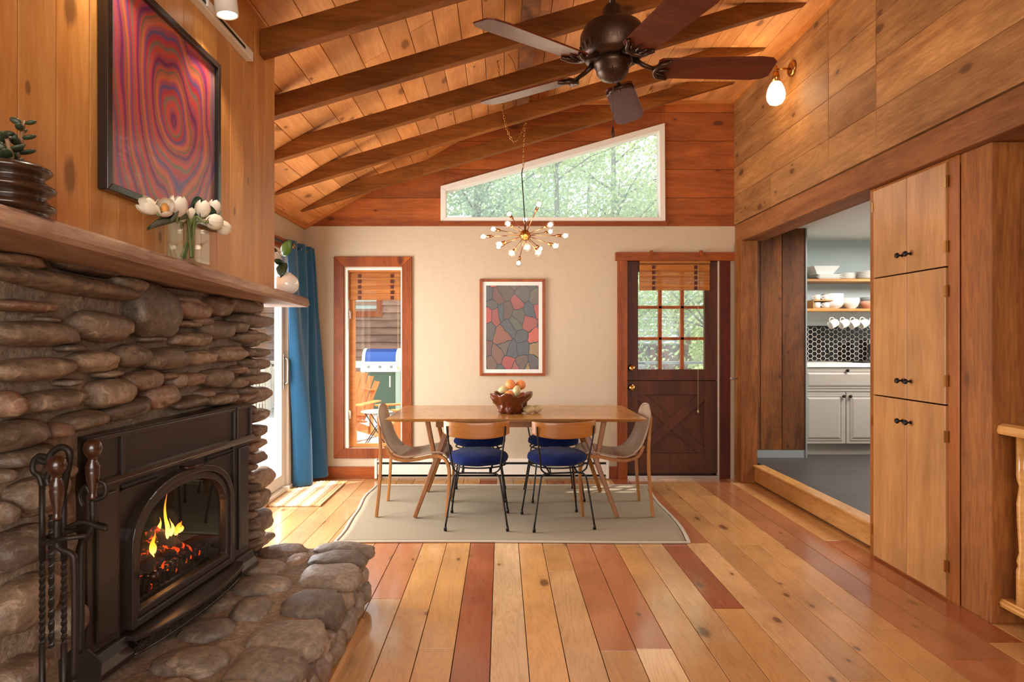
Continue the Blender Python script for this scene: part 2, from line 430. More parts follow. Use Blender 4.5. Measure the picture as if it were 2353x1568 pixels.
M['bark'] = plain('tree_bark', '8b837a', .9, var=.3, bump=.4, bscale=12)
M['mortar'] = stone_mat('mortar', '907a64', '9e866c', '786450', .85, 1.6, .9)
M['stone'] = stone_mat('river_stone', '6a5644', '967a5e', '5a4a3c', .5, 1.0, .8)
M['hstone'] = stone_mat('hearth_stone', '7c6e60', '9e8a74', '6e6054', .5, 1.0, .7)
M['pane'] = glass_pane('window_glass', .7)
M['paneveil'] = glass_pane('reflection_veil_glass', .7, refl_veil=.16)  # gable pane with the reflection veil painted in
M['panelight'] = glass_pane('faint_veil_glass', .7, refl_veil=.07)  # weaker painted veil for the door panes
M['artglass'] = glass_pane('picture_glass', .2)
M['vase'] = glass_pane('vase_glass', .3, (.93, .95, .93, 1))
M['bulbg'] = glass_pane('bulb_glass', 1.5)
M['bulb'] = plain('lit_bulb', 'ffffff', .5, emit='ffe9c8', estr=14)
M['sconce'] = plain('lit_opal_globe', 'ffffff', .5, emit='ffe0b0', estr=7)
M['spotface'] = plain('lit_spot_lens', 'ffffff', .5, emit='fff4e0', estr=7)
def leaf_mat(name, a, b):
    T = NT(name); r = T.rnd(); c = T.mix(r[0], lin(a), lin(b)); T.l(c, T.b.inputs['Base Color']); T.b.inputs['Roughness'].default_value = .6
    tr = T.n('ShaderNodeBsdfTranslucent'); T.l(c, tr.inputs[0]); mx = T.n('ShaderNodeMixShader'); mx.inputs[0].default_value = .5
    T.l(T.b.outputs[0], mx.inputs[1]); T.l(tr.outputs[0], mx.inputs[2]); T.l(mx.outputs[0], T.out.inputs[0]); return T.m
M['fol'] = leaf_mat('spring_foliage', 'a3b877', 'cdd8a8')
M['fol2'] = leaf_mat('blue_green_foliage', '8fae8c', 'bccfae')
def hex_tile():
    T = NT('black_hexagon_tile'); tc = T.n('ShaderNodeTexCoord'); sp = T.n('ShaderNodeSeparateXYZ'); T.l(tc.outputs['Object'], sp.inputs[0])
    s = 1 / .0535; x = T.math('MULTIPLY', sp.outputs[2], s); y = T.math('MULTIPLY', sp.outputs[0], s)
    r3 = math.sqrt(3)
    def cell(ox, oy):
        a = T.math('SUBTRACT', T.math('FLOORED_MODULO', T.math('ADD', x, ox), 1.0), .5)
        b = T.math('SUBTRACT', T.math('FLOORED_MODULO', T.math('ADD', y, oy), r3), r3 / 2)
        a = T.math('ABSOLUTE', a); b = T.math('ABSOLUTE', b)
        return T.math('MAXIMUM', a, T.math('ADD', T.math('MULTIPLY', a, .5), T.math('MULTIPLY', b, r3 / 2)))
    d = T.math('MINIMUM', cell(0, 0), cell(.5, r3 / 2))
    g = T.math('GREATER_THAN', d, .458)
    T.l(T.mix(g, lin('14100e'), lin('cfc2b4')), T.b.inputs['Base Color']); T.l(T.math('MULTIPLY_ADD', g, .5, .12), T.b.inputs['Roughness'])
    return T.m
M['hex'] = hex_tile()
def tile_floor():
    T = NT('slate_tile'); tc = T.n('ShaderNodeTexCoord'); mp = T.n('ShaderNodeMapping'); mp.inputs['Rotation'].default_value = (0, 0, 0); T.l(tc.outputs['Object'], mp.inputs[0])
    br = T.n('ShaderNodeTexBrick'); T.l(mp.outputs[0], br.inputs['Vector']); br.inputs['Scale'].default_value = 1
    br.inputs['Brick Width'].default_value = .6; br.inputs['Row Height'].default_value = .3; br.inputs['Mortar Size'].default_value = .004
    br.inputs['Color1'].default_value = lin('393532'); br.inputs['Color2'].default_value = lin('2e2b29'); br.inputs['Mortar'].default_value = lin('48433f')
    n = T.noise(tc.outputs['Object'], 6, 5); T.l(T.mix(T.math('MULTIPLY', n, .5), br.outputs[0], lin('4e4944')), T.b.inputs['Base Color']); T.b.inputs['Roughness'].default_value = .45
    return T.m
M['slate'] = tile_floor()
def rug_mat():
    T = NT('woven_sisal'); tc = T.n('ShaderNodeTexCoord'); mp = T.n('ShaderNodeMapping'); mp.inputs['Scale'].default_value = (60, 110, 1); T.l(tc.outputs['Object'], mp.inputs[0])
    n = T.noise(mp.outputs[0], 3, 3, .6); n2 = T.noise(tc.outputs['Object'], 3, 2)
    c = T.mix(n, lin('7d6f59'), lin('a5967c')); c = T.mix(T.math('MULTIPLY', n2, .3), c, lin('94836a'))
    T.l(c, T.b.inputs['Base Color']); T.b.inputs['Roughness'].default_value = .95; T.bump(n, .5, .004); return T.m
M['rug'] = rug_mat()
def jute_mat():
    T = NT('striped_jute'); tc = T.n('ShaderNodeTexCoord'); sp = T.n('ShaderNodeSeparateXYZ'); T.l(tc.outputs['Object'], sp.inputs[0])
    n = T.noise(tc.outputs['Object'], 60, 3)
    u = T.math('MULTIPLY_ADD', sp.outputs[0], 2.3, .5)
    c = T.ramp(u, [(0, lin('c09058')), (.1, lin('c8a878')), (.2, lin('e6dac4')), (.34, lin('b98a58')), (.45, lin('eadfca')), (.62, lin('c69c68')), (.72, lin('e8dcc6')), (.85, lin('b58450')), (1, lin('d8b888'))])
    c = T.mix(T.math('MULTIPLY', T.ramp(n, [(.4, 0.0), (.6, 1.0)]), .4), c, lin('8a5c30')); T.l(c, T.b.inputs['Base Color']); T.b.inputs['Roughness'].default_value = .95; T.bump(n, .6, .006); return T.m
M['jute'] = jute_mat()
def art_big():
    T = NT('striped_abstract_print'); tc = T.n('ShaderNodeTexCoord'); mp = T.n('ShaderNodeMapping'); T.l(tc.outputs['Object'], mp.inputs[0])
    mp.inputs['Location'].default_value = (-.03, 0, -.17); mp.inputs['Scale'].default_value = (1.0, 0, .55)
    n = T.noise(mp.outputs[0], 2.2, 2, .5, .4); n2 = T.noise(mp.outputs[0], 7, 2, .5)
    ln = T.n('ShaderNodeVectorMath', operation='LENGTH'); T.l(mp.outputs[0], ln.inputs[0])
    d = T.math('ADD', ln.outputs['Value'], T.math('ADD', T.math('MULTIPLY', n, .42), T.math('MULTIPLY', n2, .035)))
    k = T.math('FRACT', T.math('MULTIPLY', d, 9.5)); k2 = T.math('FRACT', T.math('MULTIPLY', T.math('ADD', d, T.math('MULTIPLY', n2, .02)), 47))
    a = T.ramp(k, [(0, lin('d8402a')), (.12, lin('241e6c')), (.34, lin('e0503a')), (.44, lin('5e7468')), (.56, lin('c83028')), (.66, lin('163f8c')), (.84, lin('e0703c')), (1, lin('3a7050'))])
    b = T.ramp(k2, [(.0, lin('2a2468')), (.3, lin('dc4430')), (.62, lin('6a7870')), (.85, lin('c83030'))])
    c = T.mix(.3, a, b); c = T.mix(1.0, c, (.95, .88, .95, 1), 'MULTIPLY')
    sp = T.n('ShaderNodeSeparateXYZ'); T.l(tc.outputs['Object'], sp.inputs[0])
    e = T.math('ABSOLUTE', sp.outputs[0]); e = T.ramp(T.math('MULTIPLY', e, 2.9), [(.78, 0.0), (1.0, 1.0)])
    c = T.mix(T.math('MULTIPLY', e, .7), c, T.ramp(T.noise(mp.outputs[0], 14, 2), [(.4, lin('2c4f8a')), (.55, lin('2f6b4a')), (.65, lin('7a5a4a'))]))
    T.l(c, T.b.inputs['Base Color']); T.b.inputs['Roughness'].default_value = .35; T.b.inputs['Coat Weight'].default_value = .25; T.b.inputs['Coat Roughness'].default_value = .02; return T.m
M['art1'] = art_big()
def art_small():
    T = NT('dark_patchwork_print'); tc = T.n('ShaderNodeTexCoord'); mp = T.n('ShaderNodeMapping'); T.l(tc.outputs['Object'], mp.inputs[0]); mp.inputs['Scale'].default_value = (1, 1, .8)
    sp0 = T.n('ShaderNodeSeparateXYZ'); T.l(mp.outputs[0], sp0.inputs[0]); n1 = T.noise(mp.outputs[0], 5, 2); n2 = T.noise(mp.outputs[0], 13, 2)
    u = T.math('ADD', sp0.outputs[0], T.math('MULTIPLY', n1, .12)); v = T.math('ADD', sp0.outputs[2], T.math('MULTIPLY', n2, .05))
    cb = T.n('ShaderNodeCombineXYZ'); T.l(u, cb.inputs[0]); T.l(v, cb.inputs[1])
    vo = T.n('ShaderNodeTexVoronoi', voronoi_dimensions='2D'); vo.inputs['Scale'].default_value = 10; T.l(cb.outputs[0], vo.inputs['Vector'])
    ve = T.n('ShaderNodeTexVoronoi', voronoi_dimensions='2D', feature='DISTANCE_TO_EDGE'); ve.inputs['Scale'].default_value = 10; T.l(cb.outputs[0], ve.inputs['Vector'])
    sp = T.n('ShaderNodeSeparateColor'); T.l(vo.outputs['Color'], sp.inputs[0])
    c = T.ramp(sp.outputs[0], [(0, lin('4a3a26')), (.2, lin('b04030')), (.32, lin('5e4c30')), (.5, lin('34444e')), (.66, lin('6e4a24')), (.8, lin('c45034')), (.92, lin('46523c')), (1, lin('9a7440'))])
    st = T.math('FRACT', T.math('MULTIPLY', ve.outputs['Distance'], 9)); c = T.mix(T.math('MULTIPLY', T.math('LESS_THAN', st, .42), .55), c, lin('2c343c'))
    c = T.mix(T.math('LESS_THAN', ve.outputs['Distance'], .04), c, lin('1e1c20'))
    T.l(c, T.b.inputs['Base Color']); T.b.inputs['Roughness'].default_value = .5; T.b.inputs['Coat Weight'].default_value = .12; T.b.inputs['Coat Roughness'].default_value = .02; return T.m
M['art2'] = art_small()
def flame_mat():
    T = NT('flame'); tc = T.n('ShaderNodeTexCoord'); sp = T.n('ShaderNodeSeparateXYZ'); T.l(tc.outputs['Generated'], sp.inputs[0])
    c = T.ramp(sp.outputs[2], [(0, lin('ffe070')), (.45, lin('ff9a20')), (1, lin('d03008'))]); T.l(c, T.b.inputs['Emission Color']); T.b.inputs['Emission Strength'].default_value = 2.6
    T.b.inputs['Base Color'].default_value = (0, 0, 0, 1); return T.m
M['flame'] = flame_mat()
def ember_mat():
    T = NT('charred_log'); v = T.coord(); n = T.noise(v, 26, 4, .6, .6); k = T.ramp(n, [(.56, 0.0), (.66, 1.0)])
    T.b.inputs['Base Color'].default_value = lin('1c1512'); T.b.inputs['Emission Color'].default_value = lin('ff4a10')
    T.l(T.math('MULTIPLY', k, 1.2), T.b.inputs['Emission Strength']); T.b.inputs['Roughness'].default_value = .9; T.bump(n, .6, .01); return T.m
M['log'] = ember_mat()
# ------------------------------------------------------------------ the room
XR, XL, YB = 2.215, -1.88, 6.02
ceilz = lambda x: min(3.481 + .575 * x, 3.596)
# floor: planks 155 mm wide; tone number per board and end joints (distance from the camera) as the photo shows them
U = MB(); U.box(-1.95, 2.44, -2.6, YB + .1, -.12, -.022, (0, .9, 0), 1); fx0 = -.510
joints = {-2: [(3.2, .1), (5.6, .75), (9, .5)], -1: [(3.22, .1), (5.4, .8), (9, .2)], 0: [(2.2, .6), (3.10, .25), (9, .5)], 1: [(2.70, .35), (9, .4)], 2: [(9, .9)], 3: [(1.1, .35), (9, .6)], 4: [(2.3, .3), (9, .35)],
          5: [(3.6, .05), (9, .45)], 6: [(2.68, .35), (9, .8)], 7: [(2.70, .6), (9, .78)], 8: [(1.9, .05), (9, .35)], 9: [(2.75, .35), (9, .1)], 10: [(3.10, .4), (9, .9)], 11: [(2.2, .5), (4.1, .2), (9, .8)]}
fr = random.Random(31)
for k in range(-9, 20):
    x0 = fx0 + .155 * k; x1 = x0 + .1515
    if x0 > 2.42: break
    x0 = max(x0, -1.95); x1 = min(x1, 2.44)
    if x1 <= x0: continue
    y = -2.6
    segs = joints.get(k)
    if not segs:
        segs = []; yy = -2.6 + fr.uniform(.8, 2.2)
        while yy < 6.2:
            segs.append((yy, fr.choice([.1, .35, .5, .2, .45, .35]) if 1 < k < 15 or k < 0 else fr.choice([.35, .8, .5, .95]))); yy += fr.uniform(1.3, 2.8)
        segs.append((9, fr.choice([.1, .4])))
    if k in (15, 16): segs = [(2.6, .78), (9, .78)]
    for ye, tone in segs:
        y1 = min(ye, YB + .02)
        if y1 <= y + .01: continue
        U.box(x0, x1, y + .0012, y1 - .0012, -.022, fr.uniform(-.0006, .0006), (fr.random(), tone, fr.random())); y = y1
        if y1 >= YB: break
U = struct(U.build('floor', [M['floor'], M['black']], bevel=.0012))
# ceiling boards running towards the back wall
U = MB(); w = .143; n = 0; x = -1.98
while x < .2 - .01:
    x1 = min(x + w, .2); y = -2.6 + rng.uniform(-2, 0)
    while y < YB + .1:
        ye = y + rng.uniform(2.0, 3.6); a, b = max(y, -2.6), min(ye, YB + .1)
        if b > a: U.prism([(x, ceilz(x)), (x1 - .004, ceilz(x1 - .004)), (x1 - .004, ceilz(x1) + .03), (x, ceilz(x) + .03)], 'y', a, b - .002)
        y = ye
    x = x1
while x < 2.42:
    x1 = min(x + w, 2.42); y = -2.6 + rng.uniform(-2, 0)
    while y < YB + .1:
        ye = y + rng.uniform(2.0, 3.6); a, b = max(y, -2.6), min(ye, YB + .1)
        if b > a: U.box(x, x1 - .004, a, b - .002, 3.596, 3.626)
        y = ye
    x = x1
struct(U.build('ceiling', M['ceil'], bevel=.0015))
U = MB(); U.prism([(-2.7, ceilz(-2.7) + .03), (.2, 3.63), (2.6, 3.63), (2.6, 3.8), (.2, 3.8), (-2.7, ceilz(-2.7) + .2)], 'y', -2.8, YB + .62); struct(U.build('ceiling_roof_deck', M['siding']))
# trim strip along ceiling and gable
U = MB(); U.prism([(-1.88, ceilz(-1.88) - .028), (.2, 3.566), (2.215, 3.566), (2.215, 3.596), (.2, 3.596), (-1.88, ceilz(-1.88))], 'y', YB - .035, YB - .001); struct(U.build('trim_1', M['trimlight']))
U = MB(); U.box(2.185, 2.214, -2.5, YB - .04, 3.566, 3.595); struct(U.build('trim_2', M['trimlight']))
U = MB(); U.box(-1.879, -1.855, 3.2, YB - .04, 2.375, 2.412); struct(U.build('trim_3', M['trimlight']))
# back wall, plastered below 2.407, with window and door openings
U = MB(); zt = 2.407; yb0, yb1 = YB, YB + .14
WX0, WX1, WZ0, WZ1 = -1.488, -.945, .265, 2.007
DX0, DX1, DZ1 = 1.185, 2.065, 2.075
U.box(-2.0, WX0, yb0, yb1, 0, zt); U.box(WX1, DX0, yb0, yb1, 0, zt); U.box(DX1, 2.36, yb0, yb1, 0, zt)
U.box(WX0, WX1, yb0, yb1, 0, WZ0); U.box(WX0, WX1, yb0, yb1, WZ1, zt); U.box(DX0, DX1, yb0, yb1, DZ1, zt)
struct(U.build('wall_back', M['plaster']))
# gable of horizontal cedar boards around the trapezoid window
TZ = [(-.545, 2.478), (1.522, 2.478), (1.522, 3.345), (-.545, 2.745)]
def tslope(x): return 2.745 + (3.345 - 2.745) * (x + .545) / 2.067
U = MB(); z = zt; k = 0; h = .272
while z < 3.6:
    z1 = min(z + h, 3.60)
    row = [(-2.0, z), (2.36, z), (2.36, z1 - .003), (-2.0, z1 - .003)]
    row = clip(row, -.575, 1, 3.481)
    if len(row) > 2:
        col = (rng.random(), rng.random(), rng.random()); colb = (rng.random(), rng.random(), rng.random())
        U.prism(clip(row, 1, 0, -.545), 'y', yb0, yb1, col); U.prism(clip(row, -1, 0, -1.56), 'y', yb0, yb1, colb); U.prism(clip(clip(row, -1, 0, -1.522), 1, 0, 1.56), 'y', yb0, yb1, col)
        mid = clip(clip(row, -1, 0, .545), 1, 0, 1.522)
        U.prism(clip(mid, 0, 1, 2.478), 'y', yb0, yb1, col)
        s_ = (3.345 - 2.745) / 2.067
        U.prism(clip(mid, s_, -1, -(2.745 + .545 * s_)), 'y', yb0, yb1, col)
    z += h
struct(U.build('wall_gable', M['panelx'], bevel=.002))
# trapezoid window: cream frame and glass
U = MB(); O = [(-.582, 2.452), (1.558, 2.452), (1.552, 3.388), (-.582, 2.787)]; I = [(-.53, 2.492), (1.505, 2.492), (1.500, 3.315), (-.53, 2.742)]
for i in range(4):
    j = (i + 1) % 4; U.prism([O[i], O[j], I[j], I[i]], 'y', YB - .02, YB + .10)
wf = U.build('window_2', M['white'], bevel=.004); struct(wf)
U = MB(); U.prism(I, 'y', YB + .06, YB + .064); g = U.build('window_glass', M['paneveil'], wf)
U = MB(); U.box(-.60, 1.57, YB - .03, YB, 2.408, 2.450); struct(U.build('trim_4', M['trimx']))
# window 1: casing, casement sash, glass
def frame_rect(U, x0, x1, z0, z1, w, y0, y1, ws=None):
    t, b, l, r_ = ws or (w, w, w, w)
    U.prism([(x0, z1), (x1, z1), (x1 - r_, z1 - t), (x0 + l, z1 - t)], 'y', y0, y1); U.prism([(x0, z0), (x1, z0), (x1 - r_, z0 + b), (x0 + l, z0 + b)], 'y', y0, y1)
    U.prism([(x0, z0), (x0, z1), (x0 + l, z1 - t), (x0 + l, z0 + b)], 'y', y0, y1); U.prism([(x1, z0), (x1, z1), (x1 - r_, z1 - t), (x1 - r_, z0 + b)], 'y', y0, y1)
U = MB(); frame_rect(U, -1.598, -.855, .195, 2.115, .095, YB - .022, YB + .005); wn = struct(U.build('window_1', M['trimv'], bevel=.003))
U = MB(); frame_rect(U, WX0, WX1, WZ0, WZ1, .018, YB, YB + .14); U.build('jamb', M['white'], wn)
U = MB(); frame_rect(U, WX0 + .02, WX1 - .018, WZ0 + .02, WZ1 - .02, .035, YB + .07, YB + .11, (.03, .035, .05, .012)); U.build('sash', M['trimlight'], wn, bevel=.003)
U = MB(); U.box(WX0 + .06, WX1 - .03, YB + .088, YB + .092, WZ0 + .05, WZ1 - .05); U.build('window_glass', M['pane'], wn)
for z_ in (.60, 1.56):
    U = MB(); U.obox((WX0 + .028, YB + .055, z_), (.016, .02, .07)); U.tube([(WX0 + .028, YB + .05, z_ - .02), (WX0 + .03, YB + .03, z_), (WX0 + .028, YB + .03, z_ + .045)], .006); U.build('casement_latch', M['white'], wn)
# woven blinds (rolled down a little) - one over the window, one on the door
def blind(x0, x1, z0, z1, y, label, cordx, cordz, bow=0):
    t = thing('bamboo_blind', label, 'blind', ((x0 + x1) / 2, y, z0), group='woven wood blinds on the back wall')
    U = MB(); n = int((z1 - z0) / .011)
    for i in range(n):
        z = z0 + (z1 - z0) * i / n; U.box(x0, x1, y - .006 - .004 * math.sin(i * .75), y, z, z + (z1 - z0) / n * .9, (rng.random(), 0, 0))
    U.build('slats', M['blind'], t)
    for f in (.2, .8):
        U = MB(); xx = x0 + (x1 - x0) * f
        for i in range(5): U.box(xx - .014, xx + .014, y - .016, y - .008, z0 + (z1 - z0) * (i + .1) / 5, z0 + (z1 - z0) * (i + .75) / 5, (.1, .1, .1))
        U.build('tape', M['darktrim'], t)
    U = MB(); U.box(x0 - .0, x1 + .0, y - .03, y, z1 + .005, z1 + .035); U.build('headrail', M['blind'], t, bevel=.002)
    U = MB(); U.tube([(cordx, y - .02, z1), (cordx, y - .02, cordz)], .0018, 5); U.ball((cordx, y - .02, cordz), (.008, .008, .014), 8, 6); U.build('pull_cord', M['onion'], t)
    return t
blind(WX0 + .018, WX1 - .005, 1.705, 1.965, YB + .05, 'short bamboo blind at the top of the tall narrow window', WX1 - .05, 1.05)
# ---- dutch door
dr = struct(thing('door_1', None, None, (1.60, YB, 0)))
U = MB(); U.box(1.10, 1.195, YB - .025, YB + .03, 0, 2.085); U.build('left_casing', M['trimv'], dr, bevel=.003)
U = MB(); U.box(2.075, 2.175, YB - .02, YB + .10, 0, 2.085); U.build('right_casing', M['darktrim'], dr, bevel=.003)
U = MB(); U.box(1.08, 2.213, YB - .035, YB + .03, 2.075, 2.155); U.build('head_casing', M['trimx'], dr, bevel=.004)
for x_ in (1.42, 1.89):
    U = MB(); U.prism([(YB - .035, 2.150), (YB - .055, 2.10), (YB - .065, 2.12), (YB - .05, 2.17), (YB - .02, 2.175), (YB - .02, 2.155)], 'x', x_ - .012, x_ + .012); U.build('wood_bracket', M['trimv'], dr, bevel=.002)
yd0, yd1 = YB + .02, YB + .065; px0, px1, sp_ = 1.19, 2.072, .99
def panel_rails(U, x0, x1, z0, z1, l, r_, t, b):
    U.box(x0, x0 + l, yd0, yd1, z0, z1); U.box(x1 - r_, x1, yd0, yd1, z0, z1); U.box(x0 + l, x1 - r_, yd0, yd1, z1 - t, z1); U.box(x0 + l, x1 - r_, yd0, yd1, z0, z0 + b)
U = MB(); panel_rails(U, px0, px1, .935, 2.075, .115, .13, .10, .105); up = U.build('upper_leaf', M['door'], dr, bevel=.002)
U = MB(); U.box(px0, px0 + .03, yd1 + .001, yd1 + .03, 0, 2.09); U.box(px1 - .03, 2.10, yd1 + .001, yd1 + .03, 0, 2.09); U.box(px0, px1, yd1 + .001, yd1 + .012, .90, .97); U.box(px0, px1, yd1 + .001, yd1 + .03, 0, .06); U.build('door_stop', M['darktrim'], dr)
gx0, gx1, gz0, gz1 = px0 + .115, px1 - .13, 1.04, 1.975
U = MB()
for i in (1, 2): xx = gx0 + (gx1 - gx0) * i / 3; U.box(xx - .016, xx + .016, yd0 + .004, yd1 - .004, gz0, gz1)
for i in (1, 2, 3): zz = gz0 + (gz1 - gz0) * i / 3.0 if i < 3 else 0
for zz in (1.335, 1.635): U.box(gx0, gx1, yd0 + .004, yd1 - .004, zz - .014, zz + .014)
U.build('muntins', M['trimv'], up, bevel=.003)
U = MB(); U.box(gx0, gx1, YB + .043, YB + .046, gz0, gz1); U.build('window_glass', M['panelight'], up)
U = MB(); panel_rails(U, px0, px1, .045, .928, .115, .13, .13, .19); U.box(px0 + .1, px1 - .1, yd0 + .022, yd1 - .004, .2, .85)
cx0, cx1, cz0, cz1 = px0 + .115, px1 - .13, .235, .798
lo = U.build('lower_leaf', M['door'], dr, bevel=.002)
for a, b, e in (((cx0, cz0), (cx1, cz1), 0), ((cx0, cz1), (cx1, cz0), .003)):
    U = MB(); U.bar((a[0], yd0 + .014 + e, a[1]), (b[0], yd0 + .014 + e, b[1]), .02, .085, up=(0, 0, 1)); U.build('cross_brace', M['door'], lo, bevel=.003)
for z_, s_ in ((1.055, 1.0), (.868, 1.0)):
    U = MB(); U.lathe([(.0, 0), (.030, .002), (.032, .006), (.014, .012), (.012, .028), (.024, .036), (.030, .048), (.026, .060), (.0, .064)], (px0 + .048, yd0, z_), 20, (0, -1, 0)); U.build('door_knob', M['brass'], up if z_ > .93 else lo)
for z_ in (.22, .76, 1.18, 1.86):
    U = MB(); U.box(px1 - .012, px1 + .012, yd0 - .006, yd0 + .001, z_, z_ + .09); U.tube([(px1, yd0 - .006, z_ - .004), (px1, yd0 - .006, z_ + .094)], .006); U.build('hinge', M['brass'], up if z_ > .93 else lo)
U = MB(); U.box(px0, px1, YB - .012, YB + .10, 0, .028); U.build('threshold', M['chrome'], dr)
blind(1.315, 1.985, 1.795, 2.045, YB + .012, 'bamboo blind hanging over the top panes of the brown dutch door', 1.87, .64)
# ---- baseboards, heater
U = MB(); U.box(-1.85, -1.185, YB - .02, YB - .001, .0, .115); struct(U.build('baseboard_back', M['trimx'], bevel=.003))
U = MB(); U.box(1.0, 1.10, YB - .02, YB - .001, 0, .115); struct(U.build('baseboard_back', M['trimx'], bevel=.003))
t = thing('baseboard_heater', 'long cream baseboard heater on the back wall behind the dining table', 'heater', (-.1, YB - .04, 0))
U = MB(); U.prism([(YB - .001, .02), (YB - .001, .195), (YB - .03, .195), (YB - .062, .178), (YB - .062, .168), (YB - .03, .17), (YB - .03, .05), (YB - .001, .05)], 'x', -1.18, 1.0); U.build('cover', M['whitebase'], t)
U = MB(); U.prism([(YB - .062, .05), (YB - .062, .14), (YB - .056, .145), (YB - .05, .14), (YB - .05, .05)], 'x', -1.17, .99); U.build('front_panel', M['whitebase'], t)
U = MB(); U.box(-1.17, .99, YB - .05, YB - .03, .05, .16, (0, 0, 0)); U.build('fins', M['black'], t)
for x_ in (-1.19, 1.0): U = MB(); U.box(x_ - .012, x_ + .012, YB - .066, YB - .001, .012, .198); U.build('end_cap', M['whitebase'], t, bevel=.003)
# ---- left wall with sliding patio door
U = MB(); U.box(XL - .14, XL, 2.9, 3.15, 0, 2.42); U.box(XL - .14, XL, 5.62, YB + .14, 0, 2.42); U.box(XL - .14, XL, 3.15, 5.62, 2.10, 2.42); struct(U.build('wall_left', M['plaster']))
U = MB(); U.box(XL - .02, XL + .018, 3.1, 5.66, 2.10, 2.19); struct(U.build('trim_5', M['trimv'], bevel=.003))
sd = struct(thing('door_2', None, None, (XL, 4.4, 0)))
U = MB(); U.box(XL - .13, XL + .02, 3.15, 5.62, 0, .045); U.box(XL - .12, XL, 3.15, 5.62, 2.05, 2.10); U.box(XL - .12, XL + .005, 5.545, 5.62, 0, 2.10); U.box(XL - .12, XL, 3.15, 3.20, 0, 2.10); U.build('door_frame', M['white'], sd, bevel=.004)
for y0, y1, xo in ((3.2, 4.42, -.09), (4.30, 5.54, -.045)):
    U = MB(); X = XL + xo
    U.box(X - .02, X + .02, y0, y0 + .07, .05, 2.05); U.box(X - .02, X + .02, y1 - .08, y1, .05, 2.05); U.box(X - .02, X + .02, y0 + .07, y1 - .08, .05, .15); U.box(X - .02, X + .02, y0 + .07, y1 - .08, 1.97, 2.05)
    pn = U.build('sliding_panel', M['white'], sd, bevel=.003)
    U = MB(); U.box(X - .003, X + .003, y0 + .06, y1 - .07, .14, 1.98); U.build('door_glass', M['pane'], pn)
for yy, X in ((5.50, XL - .02), (5.60, XL + .012)):
    U = MB(); U.tube([(X, yy, .93), (X + .035, yy, .95), (X + .035, yy, 1.15), (X, yy, 1.17)], .009, 8); U.box(X - .004, X + .004, yy - .015, yy + .015, .9, 1.2); U.build('door_handle', M['chrome'], sd)
# curtain on its rod
t = thing('curtain', 'long blue grommet curtain beside the sliding glass patio door', 'curtain', (-1.78, 5.72, 0))
def curt(u, v):
    z = .015 + v * 2.17 + .03 * (1 - v) * u
    top = catmull([(-1.845, 5.40), (-1.80, 5.46), (-1.845, 5.56), (-1.79, 5.66), (-1.845, 5.76), (-1.78, 5.84), (-1.83, 5.90), (-1.775, 5.93)] if False else [(-1.845, 5.40, 0), (-1.79, 5.52, 0), (-1.84, 5.62, 0), (-1.77, 5.70, 0), (-1.84, 5.79, 0), (-1.77, 5.86, 0), (-1.82, 5.91, 0), (-1.775, 5.95, 0)], 8)
    bot = catmull([(-1.86, 5.62, 0), (-1.80, 5.60, 0), (-1.70, 5.66, 0), (-1.735, 5.74, 0), (-1.80, 5.83, 0), (-1.70, 5.86, 0), (-1.645, 5.90, 0), (-1.63, 5.95, 0)], 8)
    def at(L, u):
        f = u * (len(L) - 1); i = min(int(f), len(L) - 2); return L[i].lerp(L[i + 1], f - i)
    s = (1 - v) ** .8
    p = at(top, u).lerp(at(bot, u), s); w = .006 * math.sin(v * 9 + u * 17)
    return Vector((p.x + w, p.y, z))
U = MB(); U.grid(curt, 84, 40, (0, 0, 0)); U.build('curtain_panel', M['curtain'], t, solid=.003, smooth=True)
for (x, y) in ((-1.815, 5.47), (-1.81, 5.68), (-1.81, 5.85)):
    U = MB(); U.tube([(x + .012, y + .022 * math.cos(a * PI / 8), 2.135 + .022 * math.sin(a * PI / 8)) for a in range(16)], .004, 6, closed=True); U.build('grommet', M['brass'], t)
U = MB(); U.tube([(-1.82, 3.3, 2.135), (-1.82, 5.98, 2.135)], .011, 10, (0, 0, 0)); tag(U.build('curtain_rod', M['black']), 'dark curtain rod above the sliding glass door, holding the blue curtain', 'curtain rod')
# ---- right wall: beam, horizontal boards above, posts, cabinet, kitchen step
U = MB(); z = 2.418; h = .268; joint = {0: [5.2, 2.2], 1: [4.28, 3.735], 2: [4.28, 3.735, 1.9], 3: [4.28, 3.735], 4: [4.28, 3.0]}
k = 0
while z < 3.596:
    z1 = min(z + h, 3.596); ys = sorted([y for y in joint.get(k, []) if y > 0] + [-2.6, YB, .4])
    for a, b in zip(ys, ys[1:]): U.box(XR, XR + .03, a + .002, b - .002, z + .0015, z1 - .0015)
    z += h; k += 1
for y_, z0_, z1_ in ((4.28, 2.52, 3.48), (3.735, 2.52, 3.58)): U.box(XR - .002, XR + .001, y_ - .003, y_ + .003, z0_, z1_, (0, 0, 0))
struct(U.build('wall_right', M['panelh'], bevel=.002))
U = MB(); U.box(XR + .031, XR + .12, -2.6, YB + .14, 2.418, 3.62); struct(U.build('wall_right', M['siding']))
U = MB(); U.grid(lambda u, v: Vector((0, 0, 0)), 1, 1) if False else None
U.box(2.222, 2.44, -2.6, YB - .001, 2.243, 2.414, (.5, .5, .5)); struct(U.build('beam', M['beamy'], bevel=.008))
U = MB(); U.box(2.21, 2.36, 5.82, 5.99, 0, 2.243, (.2, .6, .3)); struct(U.build('beam_post', M['post'], bevel=.006))
U = MB(); U.box(2.274, 2.43, 2.93, 3.128, 0, 2.243, (.6, .3, .8)); struct(U.build('beam_post', M['post'], bevel=.006))
